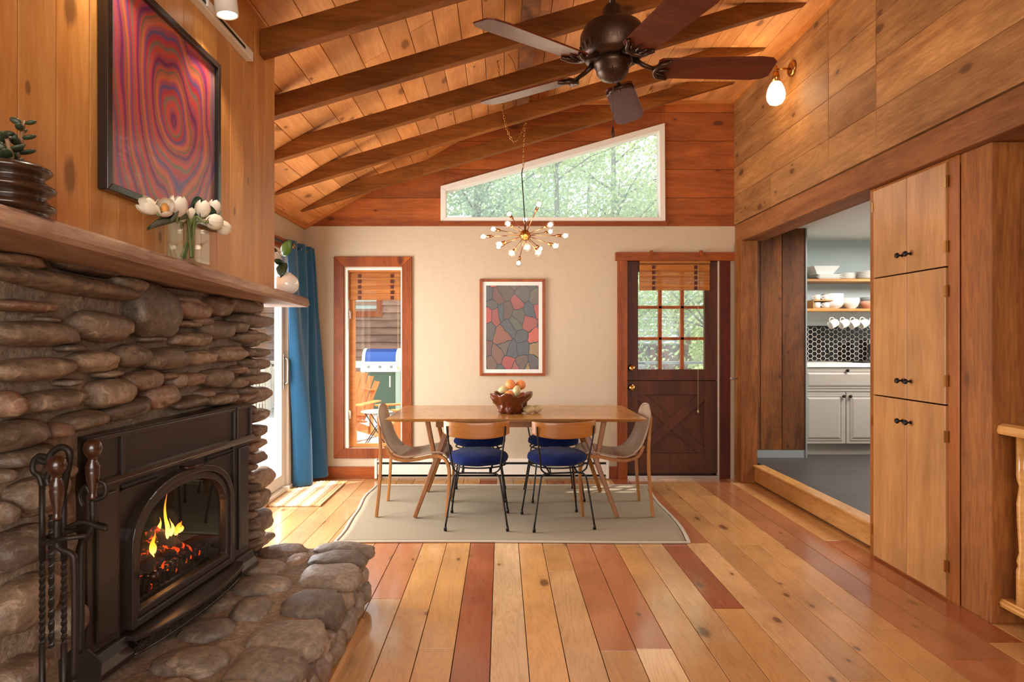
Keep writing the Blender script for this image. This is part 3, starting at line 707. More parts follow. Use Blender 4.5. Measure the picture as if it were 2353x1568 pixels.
U = MB(); U.obox((2.175, YB - .12, .96), (.09, .006, .01)); U.tube([(2.21, YB - .12, .96), (2.15, YB - .12, .96), (2.14, YB - .12, .975)], .005); tag(U.build('latch_hook', M['chrome']), 'small metal hook on the timber post right of the dutch door', 'hook')
# kitchen step
U = MB(); U.box(2.33, 2.37, 3.885, 5.82, 0.015, .150); U.prism([(2.318, .148), (2.312, .158), (2.318, .168), (2.42, .168), (2.42, .148)], 'y', 3.885, 5.82); struct(U.build('trim_6', M['step'], bevel=.003))
# closet built from three pairs of doors
cb = thing('tall_closet', 'tall maple closet with three pairs of doors and black knobs between kitchen and post', 'closet', (2.45, 3.5, 0))
cx = 2.272; y0, y1 = 3.130, 3.886
U = MB(); U.box(cx + .002, 2.75, y0, y1, .0, .012); U.box(cx + .03, 2.75, y0, y1, 2.20, 2.242); U.box(cx + .002, 2.75, y1 - .02, y1, .012, 2.242); U.box(cx + .002, 2.75, y0, y0 + .02, .012, 2.2); U.box(2.73, 2.75, y0, y1, .012, 2.2)
U.build('body', M['cabframe'], cb)
U = MB(); U.box(cx - .004, cx + .02, y1 - .052, y1, .0, 2.242); U.box(cx - .004, cx + .02, y0, y0 + .078, .0, 2.242); U.box(cx, cx + .02, y0 + .078, y1 - .052, 2.225, 2.242); U.build('face_frame', M['cabframe'], cb, bevel=.002)
ym = 3.518; zs = [(.015, .985), (.992, 1.690), (1.697, 2.224)]
for zi, (z0, z1) in enumerate(zs):
    for side, (a, b) in ((1, (ym + .0015, y1 - .054)), (0, (y0 + .080, ym - .0015))):
        U = MB(); U.box(cx - .016, cx + .002, a, b, z0, z1, (rng.random() * .3 + .4, rng.random(), rng.random())); d = U.build('door', M['cab'], cb, bevel=.002)
        kz = z1 - .12 if zi == 0 else (z0 + .10)
        ky = a + .035 if side else b - .035
        U = MB(); U.lathe([(.0, 0), (.009, .001), (.005, .008), (.005, .018), (.013, .024), (.016, .031), (.012, .038), (0, .04)], (cx - .016, ky, kz), 14, (-1, 0, 0)); U.build('knob', M['black'], d)
        for hz in (z0 + .13 * (z1 - z0) + .03, z1 - .13 * (z1 - z0) - .03):
            yy = b + .004 if side else a - .004
            U = MB(); U.box(cx - .021, cx - .014, yy - .007, yy + .007, hz - .03, hz + .03); U.build('hinge', M['brass'], d)
# railing by the stairs
rl = thing('stair_railing', 'turned wooden stair railing by the timber post at the right edge', 'railing', (2.36, 1.2, 0))
U = MB(); U.prism([(2.300, .885), (2.390, .885), (2.395, .9), (2.390, .925), (2.370, .935), (2.320, .935), (2.300, .925), (2.295, .9)], 'y', -.5, 2.93); U.build('handrail', M['rail'], rl, bevel=.003)
U = MB(); U.box(2.31, 2.38, -.5, 2.93, .085, .115); U.prism([(2.305, .1), (2.385, .1), (2.37, .122), (2.32, .122)], 'y', -.5, 2.93); U.build('bottom_rail', M['rail'], rl, bevel=.002)
for i in range(14):
    y = 2.84 - i * .22; c = (2.345, y, 0); U = MB()
    U.lathe([(.024, .12), (.024, .28), (.018, .30), (.023, .32), (.014, .36), (.021, .50), (.023, .58), (.014, .66), (.022, .69), (.024, .71), (.024, .89)], c, 10); U.build('baluster', M['rail'], rl)
# stairwell beyond
U = MB(); U.box(3.3, 3.4, -2.6, 3.0, 0, 2.5); U.box(2.44, 3.4, 3.0, 3.08, 0, 2.5); struct(U.build('wall_stairwell', M['darkplank']))
U = MB(); U.box(3.3, 3.4, -2.6, 3.0, -2, 0); U.box(2.44, 3.4, 3.0, 3.08, -2, 0); U.box(2.44, 3.4, -2.6, 3.0, -2.1, -2); struct(U.build('wall_stairwell', M['white']))
U = MB(); U.box(2.44, 3.4, -2.6, 3.08, 2.414, 2.46); struct(U.build('ceiling_stairwell', M['darkplank']))
lamp('stairwell_light', 'AREA', (2.9, .8, 2.3), 6, (1, .9, .8), .5, .5, aim=(0, 0, -1))
# rear of the room (behind the viewer): wall with a wide opening added to admit light
U = MB(); U.box(-2.6, 3.4, -2.62, -2.5, -.02, .55); U.box(-2.6, 3.4, -2.62, -2.5, 2.95, 3.62); U.box(-2.6, -1.2, -2.62, -2.5, .55, 2.95); U.box(2.4, 3.4, -2.62, -2.5, .55, 2.95); struct(U.build('wall_rear', M['plaster']))
# rafters: straight timbers crossing the room, dying into the sloped ceiling at the left
zbm = lambda x: 3.293 + .2968 * (x - 1.04)
for Y in (5.55, 4.9, 4.25, 3.6, 2.94, 2.29, 1.64, .99, .34):
    poly = [(-1.86, zbm(-1.86)), (2.14, zbm(2.14)), (2.14, zbm(2.14) + .12), (-1.86, zbm(-1.86) + .12)]
    if Y < 3.0:
        poly = [(-1.129, zbm(-1.129)), (2.14, zbm(2.14)), (2.14, zbm(2.14) + .12), (-1.129, zbm(-1.129) + .12)]
    poly = clip(clip(poly, -.575, 1, 3.479), 0, 1, 3.595)
    U = MB(); U.prism(poly, 'y', Y, Y + .062, (rng.random(), rng.random(), rng.random())); struct(U.build('beam', M['beam'], bevel=.004))
U = MB(); U.box(.13, .235, -2.5, YB - .04, 3.36, 3.594); struct(U.build('beam', M['darkplank'], bevel=.004))
# ---- kitchen shell
U = MB(); U.box(2.42, 5.2, 3.2, 7.0, .0, .158, (.5, .5, .5)); U.box(2.36, 2.43, 3.886, 5.99, .0, .147); struct(U.build('floor_kitchen', M['slate']))
U = MB(); U.box(2.75, 5.2, 3.1, 3.2, 0, 2.5); U.box(5.1, 5.2, 3.2, 7.1, 0, 2.5); U.box(3.02, 5.2, 6.98, 7.1, 0, 2.5); U.box(2.98, 3.005, 6.27, 7.0, .158, 2.5); struct(U.build('wall_kitchen', M['kblue']))
U = MB(); U.box(2.36, 2.56, 6.3, 6.4, 0, 2.5); U.box(2.30, 2.37, 6.0, 6.4, 0, 2.5); struct(U.build('wall_kitchen', M['darkplank']))
U = MB(); U.box(2.44, 5.2, 3.1, 7.1, 2.425, 2.5); U.box(2.3, 2.44, YB - .02, 7.1, 2.425, 2.5); struct(U.build('ceiling_kitchen', M['kceil']))
U = MB()
for a, b in ((2.39, 2.555), (2.557, 2.77), (2.772, 3.0)): U.box(a, b - .003, 6.235, 6.27, .235, 2.424)
struct(U.build('wall_plank', M['darkplank'], bevel=.003))
U = MB(); U.box(2.39, 3.0, 6.235, 6.27, .158, .233); U.box(2.998, 3.012, 6.225, 6.28, .158, 2.424); struct(U.build('baseboard_kitchen', M['greyc']))
U = MB(); U.box(3.01, 5.1, 6.965, 6.979, 1.09, 1.465); struct(U.build('wall_backsplash', M['hex']))
U = MB(); U.box(3.01, 5.1, 6.95, 6.979, 1.465, 1.478); struct(U.build('trim_7', M['black']))
# ------------------------------------------------------------------ chimney breast, fireplace
U = MB(); y = 3.14; k = 0; wb = .1135 * 1.13
while y > -2.5:
    U.box(-1.15, -1.13, y - wb + .0025, y - .0005, 1.552, ceilz(-1.13) - .002); y -= wb
U.box(-1.40, -1.1505, 3.12, 3.14, 1.552, ceilz(-1.15) - .15)
struct(U.build('wall_panel', M['panelv'], bevel=.0018))
U = MB(); U.prism([(-1.90, 1.60), (-1.152, 1.60), (-1.152, ceilz(-1.15) - .004), (-1.90, ceilz(-1.90) - .004)], 'y', -2.5, 3.118); struct(U.build('wall_chimney', M['plaster']))
U = MB(); U.box(-2.6, -1.9, -2.6, 3.0, -.05, 2.2); struct(U.build('wall_fireplace_side', M['plaster']))

fp = thing('stone_fireplace', 'river stone fireplace wall with raised stone hearth left of the room', 'fireplace', (-1.3, 1.8, 0))
XM = -1.285                                                  # mortar plane
IP0 = Vector((-1.254, 1.91, .285)); IDIR = Vector((.088, .99, 0)).normalized(); IA = math.atan2(IDIR.y, IDIR.x)
iy0, iy1, iz1 = 1.93, 2.885, 1.02
def mortar_pt(y, z):
    d = .018 * mnoise.noise(Vector((y * 5, z * 5, 1))) + .010 * mnoise.noise(Vector((y * 17, z * 17, 3)))
    return Vector((XM + d, y, z))
U = MB(); dy = .035
def mgrid(y0, y1, z0, z1):
    nu = max(2, int((y1 - y0) / dy)); nv = max(2, int((z1 - z0) / dy)); U.grid(lambda u, v: mortar_pt(y0 + (y1 - y0) * u, z0 + (z1 - z0) * v), nu, nv, (.3, .5, .5))
mgrid(-1.0, iy0, .2, 1.60); mgrid(iy1, 3.19, .2, 1.52); mgrid(iy0, iy1, iz1, 1.52)
U.box(-1.88, XM - .02, 3.12, 3.19, 0, 1.52, (.3, .5, .5)); U.box(-1.88, XM - .01, iy1, 3.19, 0, 1.52, (.3, .5, .5)); U.box(-1.88, XM - .02, -1.0, iy0, 0, 1.52, (.3, .5, .5)); U.box(-1.88, XM - .02, iy0, iy1, iz1 + .02, 1.52, (.3, .5, .5))
U.build('mortar', M['mortar'], fp)

def stone(U, c, ra, rb, rc, rot, seed, axis='x', flat=.72):
    """rounded river stone: ra along, rb across, rc deep; lying in the plane across `axis`"""
    rs = random.Random(seed)
    o = Vector((rs.uniform(-50, 50), rs.uniform(-50, 50), rs.uniform(-50, 50)))
    e = flat
    cr, sr = math.cos(rot), math.sin(rot)
    mean = (ra + rb) / 2
    def P(p):
        q = Vector([math.copysign(abs(t) ** e, t) for t in p])
        L = q.length; q = q / (max(L, 1e-6) ** .55)
        n = 1 + .17 * mnoise.noise(p * 1.3 + o) + .06 * mnoise.noise(p * 3.1 + o)
        q = q * n
        a, b, d = q.x * ra, q.y * rb, q.z * rc
        a, b = a * cr - b * sr, a * sr + b * cr
        return Vector((d, a, b)) if axis == 'x' else (Vector((a, b, d)) if axis == 'z' else Vector((a, d, b)))
    nu, nv = (26, 16) if mean > .04 else (16, 10)
    vs = []; fs = []
    for j in range(nv + 1):
        t = PI * j / nv
        for k in range(nu):
            a = 2 * PI * k / nu
            vs.append(Vector(c) + P(Vector((math.sin(t) * math.cos(a), math.sin(t) * math.sin(a), math.cos(t)))))
    for j in range(nv):
        for k in range(nu): fs.append((j * nu + k, (j + 1) * nu + k, (j + 1) * nu + (k + 1) % nu, j * nu + (k + 1) % nu))
    U.add(vs, fs, (rs.random(), rs.random(), rs.random()), 0, True)
# stones of the wall as they lie: centre and half sizes in photo pixels on the wall plane, tilt
WS = [(150, 652, 176, 23, .16), (60, 704, 74, 15, .03), (78, 767, 104, 31, .03), (350, 718, 54, 62, .5), (232, 752, 66, 36, .08), (438, 712, 44, 25, .1), (498, 704, 27, 25, 0), (560, 704, 38, 20, 0), (578, 738, 50, 17, .05),
      (438, 780, 43, 17, 0), (497, 760, 36, 22, 0), (580, 777, 41, 14, 0), (214, 830, 53, 25, 0), (300, 818, 38, 26, -.1), (380, 825, 45, 27, .08), (460, 822, 33, 17, 0), (527, 813, 34, 19, 0), (588, 811, 28, 11, 0), (589, 838, 28, 12, 0),
      (78, 850, 94, 28, -.02), (252, 903, 51, 34, -.1), (328, 874, 40, 23, 0), (432, 872, 37, 16, 0), (498, 870, 31, 24, .1), (542, 850, 19, 10, 0), (543, 880, 16, 14, 0), (587, 870, 29, 14, 0), (118, 922, 73, 25, -.1), (291, 940, 50, 22, -.35),
      (369, 912, 32, 27, -.1), (436, 925, 38, 16, 0), (510, 918, 33, 13, 0), (560, 915, 18, 10, 0), (592, 908, 27, 18, 0), (12, 930, 30, 32, 0), (185, 968, 56, 24, 0), (35, 1000, 72, 34, 0), (590, 955, 22, 15, 0), (588, 992, 20, 14, 0), (590, 1020, 18, 11, 0),
      (588, 1052, 18, 13, 0), (60, 1050, 66, 25, 0), (85, 1137, 62, 46, 0), (6, 1180, 18, 28, 0), (2, 1095, 16, 18, 0), (40, 1262, 64, 46, -.05), (45, 1390, 78, 64, 0), (40, 1555, 52, 36, 0), (596, 1100, 24, 24, 0), (590, 1148, 21, 22, 0), (593, 1200, 24, 26, 0),
      (606, 1238, 13, 12, 0), (584, 1247, 16, 18, 0), (40, 600, 60, 16, .1), (200, 618, 70, 14, .15), (130, 990, 30, 20, 0), (130, 1250, 24, 40, 0), (150, 1420, 30, 50, 0), (430, 745, 30, 9, 0), (600, 1190, 8, 8, 0), (402, 875, 14, 20, 0), (460, 738, 26, 12, 0),
      (300, 655, 30, 18, .2), (140, 1085, 24, 20, 0), (105, 735, 20, 8, 0), (165, 800, 25, 10, 0), (350, 780, 22, 9, 0), (385, 865, 12, 10, 0), (160, 880, 20, 9, 0), (250, 860, 24, 9, 0), (540, 752, 24, 14, 0), (470, 905, 14, 10, 0), (420, 690, 34, 12, .1)]
U = MB()
for i, (x, y, a, b, rot) in enumerate(WS):
    X = XM + .03
    c = on_x(x, y, X); s = F / c.y
    # half width along the wall: foreshortened, so take the wall points left and right of the centre
    l = on_x(x - a, y, X).y; r_ = on_x(min(x + a, 640), y, X).y
    cy = (l + r_) / 2; ra = (r_ - l) / 2 / 1.0; rb = b / s
    zc = H - (y - CY) * cy / F if False else c.z
    rot2 = -math.atan(math.tan(rot) * .35) if rot else 0
    # photo tilt of a level stone follows the vanishing line: level stones need no tilt in the place
    stone(U, (X - .015, cy, zc), ra, rb, min(.085, .045 + rb * .5), rot2 * .6, 100 + i)
sr = random.Random(5)
for i in range(26):                                       # stones turning the corner and below the photo's view
    z = .3 + i * .048; stone(U, (XM - .02 - .0 * i, 3.15 + sr.uniform(-.01, .02), z), sr.uniform(.05, .07), .026, sr.uniform(.08, .11), 0, 400 + i)
for i in range(9):
    for j in range(7): stone(U, (XM + .01, -.9 + i * .21 + sr.uniform(-.02, .02), .34 + j * .17), .11, .075, .075, sr.uniform(-.2, .2), 500 + i * 10 + j)
U.build('wall_stones', M['stone'], fp)

# hearth
ZH = .265
U = MB()
def hearth_top(u, v):
    x = -1.30 + u * .60; y = .3 + v * 2.93
    return Vector((x, y, ZH - .012 + .008 * mnoise.noise(Vector((x * 9, y * 9, 0))) + .004 * mnoise.noise(Vector((x * 30, y * 30, 0)))))
U.grid(hearth_top, 24, 90, (.7, .3, .6)); U.box(-1.88, -.735, .3, 3.21, .0, ZH - .03, (.7, .3, .6)); U.box(-1.88, -1.29, 3.1, 3.2, 0, ZH, (.7, .3, .6)); hm = U.build('hearth_mortar', M['mortar'], fp)
HS = [(646, 1264, 56, 15, 0), (789, 1259, 70, 12, 0), (680, 1282, 26, 13, 0), (770, 1285, 70, 19, 0), (600, 1303, 50, 17, 0), (752, 1320, 76, 26, 0), (598, 1343, 74, 21, 0), (712, 1385, 75, 32, 0), (572, 1398, 47, 28, 0), (655, 1463, 90, 42, 0),
      (600, 1530, 95, 42, 0), (500, 1385, 32, 19, 0), (468, 1445, 62, 24, 0), (430, 1520, 85, 32, 0), (520, 1600, 80, 40, 0), (700, 1620, 70, 36, 0), (380, 1590, 60, 30, 0), (300, 1640, 60, 30, 0)]
U = MB()
for i, (x, y, a, b, rot) in enumerate(HS):
    c = on_z(x, y, ZH + .01); s = (y - CY) / (H - ZH); n_ = on_z(x, y + b, ZH); f_ = on_z(x, y - b, ZH)
    ry = (f_.y - n_.y) / 2; rx = a / s
    cx_ = c.x
    if cx_ + rx > -.60: cx_ = -.60 - rx
    stone(U, (cx_, (f_.y + n_.y) / 2, ZH - .028), rx, ry, .050 if rx > .07 else .040, 0, 700 + i, 'z', .62)
for i in range(7):
    for j in range(3): stone(U, (-1.18 + j * .2, .45 + i * .14, ZH - .02), .09, .065, .045, sr.uniform(-.3, .3), 760 + i * 4 + j, 'z')
y = 3.17; i = 0                                          # edge stones facing the room, in uneven courses
while y > .3:
    w1 = sr.uniform(.07, .12)
    stone(U, (-.715, y - w1, .075), w1, .068, .075, sr.uniform(-.12, .12), 800 + i)
    stone(U, (-.735, y - w1 + sr.uniform(-.03, .03), .178), w1 * .8, .048, .085, sr.uniform(-.3, .3), 900 + i)
    if i % 2: stone(U, (-.72, y - 2 * w1, .15), .045, .05, .07, sr.uniform(-.4, .4), 950 + i)
    y -= 2 * w1 * .94; i += 1
for i in range(5): stone(U, (-1.15 + i * .1, 3.19, .1 + .1 * (i % 2)), .06, .05, .07, 0, 990 + i, 'y')
U.build('hearth_stones', M['hstone'], fp)
U = MB(); U.prism([(-.64, 0), (-.64, .012), (-.655, .02), (-.70, .02), (-.70, 0)], 'y', .3, 2.95); struct(U.build('trim_8', M['step']))

# mantel slab, live edge
mt = MB(); N = 40; X0 = lambda t: -1.0 + (-1.065 + 1.0) * t
def edge(t): return .010 * mnoise.noise(Vector((t * 9, 0, 5))) + .004 * mnoise.noise(Vector((t * 30, 0, 5)))
rows = []
for i in range(N + 1):
    t = -1.0 + 2.0 * i / N; y = 1.262 + (3.50 - 1.262) * t; zb = 1.55 - .047 * t; zt_ = 1.597 - .043 * t; x = X0(t) + edge(t)
    rows.append([(-1.35, y, zb), (x - .012, y, zb), (x, y, zb + .012), (x - .004 + edge(t + 3) * .5, y, (zb + zt_) / 2), (x - .006, y, zt_ - .01), (x - .018, y, zt_), (-1.35, y, zt_)])
vs = [p for r_ in rows for p in r_]; fs = []
for i in range(N):
    for k in range(7): fs.append((i * 7 + k, i * 7 + (k + 1) % 7, (i + 1) * 7 + (k + 1) % 7, (i + 1) * 7 + k))
fs += [tuple(range(7)), tuple(N * 7 + k for k in range(7))]
mt.add(vs, fs, (.4, .5, .6)); mo = tag(mt.build('mantel_shelf', M['mantel']), 'live-edge wooden mantel slab above the river stone fireplace', 'mantel shelf')
mantel_top = lambda y: 1.597 - .043 * (y - 1.262) / 2.238

# ---- fireplace insert (local: x along the wall, y into the wall, z up from the hearth)
ins = thing('fireplace_insert', 'dark brown cast iron fireplace insert with arched glass door and lit fire', 'fireplace insert', tuple(IP0), rz=IA)
L, HT = 1.0, .735; st = M['stove']
def bld(U, name, mat=st, parent=None, **k): return U.build(name, mat, parent or ins, local=True, **k)
def panel(U, x0, x1, z0, z1, y=0.0, rim=.012, d=.012):
    U.box(x0, x1, y, y + .03, z0, z1)
    U.box(x0, x1, y - d, y, z1 - rim, z1); U.box(x0, x1, y - d, y, z0, z0 + rim); U.box(x0, x0 + rim, y - d, y, z0 + rim, z1 - rim); U.box(x1 - rim, x1, y - d, y, z0 + rim, z1 - rim)
U = MB(); panel(U, .145, .865, .585, .735); bld(U, 'header_panel', bevel=.002)
for a, b in ((0, .142), (.868, 1.0)):
    U = MB(); panel(U, a, b, .585, .738, -.006); U.box(a, a + .012, 0, .09, 0, .738); U.box(b - .012, b, 0, .09, 0, .738); bld(U, 'corner_block', bevel=.002)
    U = MB(); U.box(a + .004, b - .004, .0, .03, .07, .585); U.box(a + .03, b - .022, -.012, 0, .10, .555); bld(U, 'side_panel', bevel=.004)
    U = MB(); U.prism([(0.03, 0), (-.045, 0), (-.045, .02), (-.025, .04), (-.015, .07), (.03, .07)], 'x', a - .008, b + .008); bld(U, 'plinth', bevel=.003)
U = MB(); U.prism([(0, .57), (-.028, .578), (-.034, .59), (-.02, .602), (0, .606)], 'x', -.004, 1.004); bld(U, 'ledge_moulding', bevel=.002)
U = MB(); U.box(0, 1.0, .0, .09, .735, .742); bld(U, 'top_plate')
# arch profile
def arch(x0, x1, z0, zs, zt, n=10, p=2.3):
    pts = [(x1, z0), (x1, zs)]; xm = (x0 + x1) / 2; rx = (x1 - x0) / 2; rz = zt - zs
    for i in range(1, n * 2):
        a = PI * i / (n * 2); pts.append((xm + rx * math.copysign(abs(math.cos(a)) ** (2 / p), math.cos(a)), zs + rz * math.sin(a) ** (2 / p)))
    return pts + [(x0, zs), (x0, z0)]
def ring(U, A, B, y0, y1):
    n = len(A)
    vs = [(p[0], y0, p[1]) for p in A] + [(p[0], y0, p[1]) for p in B] + [(p[0], y1, p[1]) for p in A] + [(p[0], y1, p[1]) for p in B]; fs = []
    for i in range(n):
        j = (i + 1) % n; fs += [(i, j, n + j, n + i), (2 * n + i, 3 * n + i, 3 * n + j, 2 * n + j), (i, 2 * n + i, 2 * n + j, j), (n + i, n + j, 3 * n + j, 3 * n + i)]
    U.add(vs, fs, (.5, .5, .5))
Aout = arch(.175, .835, .075, .33, .545); Ain = arch(.225, .785, .125, .32, .492); Amid = arch(.203, .808, .10, .33, .52)
rect = [(.145 if p[0] < .505 else .865, p[1]) for p in Aout]
# surround face around the door: outer boundary a rectangle
def to_rect(p):
    x0, x1, z0, z1 = .142, .868, .07, .572; xm, zm = .505, .3; dx, dz = p[0] - xm, p[1] - zm
    k = min((abs((x1 - xm) / dx) if dx > 0 else abs((x0 - xm) / dx)) if abs(dx) > 1e-6 else 1e9, (abs((z1 - zm) / dz) if dz > 0 else abs((z0 - zm) / dz)) if abs(dz) > 1e-6 else 1e9)
    return (xm + dx * k, zm + dz * k)
rect = [to_rect(p) for p in Aout]; rect[0] = (.868, .07); rect[-1] = (.142, .07)
U = MB(); ring(U, rect, Aout, .012, .045); bld(U, 'front_plate', bevel=.001)
for z_ in (.553, .538):
    for a, b in ((.15, .34), (.66, .86)): U = MB(); U.box(a, b, .0, .014, z_, z_ + .006); bld(U, 'louvre')
for a, b, c in ((.16, .34, .545), (.66, .85, .545)): U = MB(); U.box(a, b, .005, .0125, c, c + .007, (0, 0, 0)); bld(U, 'air_slot', M['black'])
U = MB(); ring(U, Aout, Amid, -.022, .02); ring(U, Amid, Ain, -.012, .02); bld(U, 'door', bevel=.004); dr_ = COL.objects[-1] if False else None
door = [o for o in COL.objects if o.name.startswith('door') and o.parent == ins][-1]
U = MB(); U.prism([(p[0], p[1]) for p in arch(.23, .78, .13, .32, .488)], 'y', .004, .008); bld(U, 'door_glass', M['pane'], door)
U = MB(); U.tube([(.235, -.02, .235), (.235, -.045, .235)], .009, 10); U.ball((.235, -.055, .235), .016); bld(U, 'handle', M['bronze'], door)
U = MB(); U.tube([(.47, .0, .556), (.47, -.03, .553), (.54, -.045, .55)], [.006, .007, .011], 8); bld(U, 'damper_lever', M['bronze'])
U = MB(); n = 20
pts = [(.15 + .71 * i / n, -.05 - .055 * math.sin(PI * i / n) ** .6) for i in range(n + 1)] + [(.86, .02), (.15, .02)]
U.prism(pts, 'z', .052, .068); bld(U, 'ash_lip', bevel=.003)
U = MB()
pts = [(.16 + .69 * i / n, -.035 - .035 * math.sin(PI * i / n) ** .6) for i in range(n + 1)]
for i in range(n):
    a, b = pts[i], pts[i + 1]; U.bar((a[0], a[1], .05), (b[0], b[1], .006), .004, .003); U.bar((a[0], a[1], .006), (b[0], b[1], .05), .004, .003)
for z_ in (.004, .05): U.tube([(p[0], p[1], z_) for p in pts], .005, 6)
bld(U, 'lower_grille')
U = MB(); U.box(.14, .87, .0, .05, 0, .055, (0, 0, 0)); bld(U, 'air_box', M['black'])
# firebox interior
U = MB(); bx0, bx1, by1, bz0, bz1 = .16, .85, .36, .085, .53
U.box(bx0 - .02, bx0, .03, by1, bz0, bz1); U.box(bx1, bx1 + .02, .03, by1, bz0, bz1); U.box(bx0, bx1, by1, by1 + .02, bz0, bz1); U.box(bx0, bx1, .03, by1, bz0 - .02, bz0); U.box(bx0, bx1, .03, by1, bz1, bz1 + .02)
bld(U, 'firebox', M['soot'])
U = MB()
for i in range(16):
    x = .32 + i * .031; U.bar((x, .07, .10), (x, .06, .185), .007, .007)
for z_ in (.11, .165): U.tube([(.30, .068, z_), (.80, .068, z_)], .006, 6)
bld(U, 'log_grate', M['black'])
rg = M['log']
for a, b, r_ in (((.46, .13, .12), (.62, .22, .25), .028), ((.74, .12, .13), (.62, .21, .26), .024), ((.40, .21, .13), (.80, .23, .15), .034), ((.66, .16, .15), (.80, .24, .22), .024)):
    U = MB(); U.tube([Vector(a).lerp(Vector(b), t / 6) + Vector((rng.uniform(-.004, .004), 0, rng.uniform(-.004, .004))) for t in range(7)], [r_ * rng.uniform(.85, 1.1) for _ in range(7)], 12)
    o = U.build('burning_log', rg, None, local=True); o.location = IP0; o.rotation_euler.z = IA
    tag(o, 'charred burning log on the grate inside the fireplace insert', 'log', 'burning logs in the fireplace')
U = MB()
for i in range(70): U.ball((rng.uniform(.38, .80), rng.uniform(.10, .27), rng.uniform(.095, .15)), rng.uniform(.010, .022), 8, 5)
o = U.build('embers', rg, None, local=True); o.location = IP0; o.rotation_euler.z = IA; tag(o, 'glowing bed of embers under the logs', 'embers', kind='stuff')
def flame(U, x, y, z, h, w, sd):
    pts = []; rs = []
    for i in range(11):
        t = i / 10; pts.append((x + w * .7 * math.sin(t * 4 + sd) * t, y + .01 * math.sin(t * 5 + sd), z + h * t)); rs.append(max(.0008, w * (math.sin(PI * min(1, t * .9 + .12)) ** .9) * (1 - t) ** .55))
    U.tube(pts, rs, 8, sq=(1, .6))
for q, specs in enumerate([[(.535, .15, .19, .11, .012), (.55, .16, .18, .08, .010)], [(.645, .17, .22, .14, .014), (.665, .18, .22, .20, .009), (.63, .19, .22, .10, .015), (.68, .17, .22, .08, .013)], [(.755, .18, .22, .05, .015), (.78, .19, .21, .04, .012), (.72, .18, .22, .045, .012)]]):
    U = MB()
    for i, s_ in enumerate(specs): flame(U, *s_, sd=q * 3 + i * 1.7)
    o = U.build('flame', M['flame'], None, local=True); o.location = IP0; o.rotation_euler.z = IA
    tag(o, ['small yellow flame at the left of the fire', 'tallest orange flame in the middle of the fire', 'low flames at the right of the fire'][q], 'flame', kind='stuff')
fl = lamp('fire_glow', 'POINT', tuple(IP0 + IDIR * .66 + Vector((-.17, 0, .30))), 1.2, (1, .42, .13), .05)

# ---- fireplace tools, standing on the hearth left of the insert
tx, ty, tz = -1.075, 1.56, ZH + .02
ts = thing('fireplace_tool_stand', 'black wrought iron fireplace tool stand with twisted bars and looped top', 'tool stand', (tx, ty, tz))
def twist(U, x, y, z0, z1, r=.0065):
    n = 44; U.tube([(x, y, z0 + (z1 - z0) * i / n) for i in range(n + 1)], r * 1.3, 4, twist=.42, sq=(1, .75))
def loc(px, py): return Vector((tx, ty + 0, 0))
T0 = lambda px, py, Y=1.56: on_y(px, py, Y)
def wire(U, pts, r, Y=1.56, **k): U.tube(catmull([T0(p[0], p[1], p[2] if len(p) > 2 else Y) for p in pts], 5), r, 8, **k)
U = MB(); z_at = lambda py, Y=1.56: H - (py - CY) * Y / F
xa = T0(97, 1300).x; xb = T0(147, 1300).x
for px in (97, 147):
    x = T0(px, 1300).x; twist(U, x, 1.56, z_at(1480), z_at(1290)); U.tube([(x, 1.56, tz), (x, 1.56, z_at(1480))], .007, 6); U.tube([(x, 1.56, z_at(1290)), (x, 1.56, z_at(1115 if px < 100 else 1120))], .007, 6)
U.build('upright', M['iron'], ts)
U = MB(); wire(U, [(97, 1118), (90, 1095), (76, 1082), (78, 1060), (92, 1048), (112, 1055), (118, 1075), (108, 1100), (112, 1115)], .007); U.build('hook_loop', M['iron'], ts)
U = MB(); wire(U, [(147, 1125), (153, 1090), (160, 1060), (158, 1036), (140, 1028), (120, 1040), (108, 1062), (88, 1056)], .0085); U.build('carry_loop', M['iron'], ts)
U = MB(); wire(U, [(200, 1232, 1.50), (150, 1238, 1.48), (105, 1248, 1.50), (96, 1240, 1.55), (118, 1232, 1.6), (160, 1222, 1.62), (220, 1205, 1.62), (245, 1212, 1.6)], .006); wire(U, [(150, 1215), (190, 1200), (228, 1212), (246, 1216)], .006); U.build('tool_rest', M['iron'], ts)
U = MB(); wire(U, [(190, 1165), (182, 1140), (196, 1118), (206, 1135)], .005, 1.6); wire(U, [(216, 1150), (240, 1140), (243, 1115), (228, 1105)], .006, 1.6); U.build('hook_loop', M['iron'], ts)
U = MB()
for a in (0, 1, 2, 3): U.tube(catmull([(tx, ty, tz + .08), (tx + .06 * math.cos(a * PI / 2 + .6), ty + .06 * math.sin(a * PI / 2 + .6), tz + .06), (tx + .10 * math.cos(a * PI / 2 + .6), ty + .10 * math.sin(a * PI / 2 + .6), tz + .005)], 4), .006, 6)
U.tube([(xa, 1.56, tz + .08), (tx, ty, tz + .08), (xb, 1.56, tz + .08)], .006, 6); U.build('base', M['iron'], ts)
KN = [(.0, 0), (.008, .0), (.011, .004), (.009, .010), (.0075, .016), (.014, .05), (.0165, .07), (.015, .076), (.017, .082), (.010, .098), (.009, .104), (.014, .110), (.020, .120), (.0215, .131), (.019, .143), (.010, .151), (0, .153)]
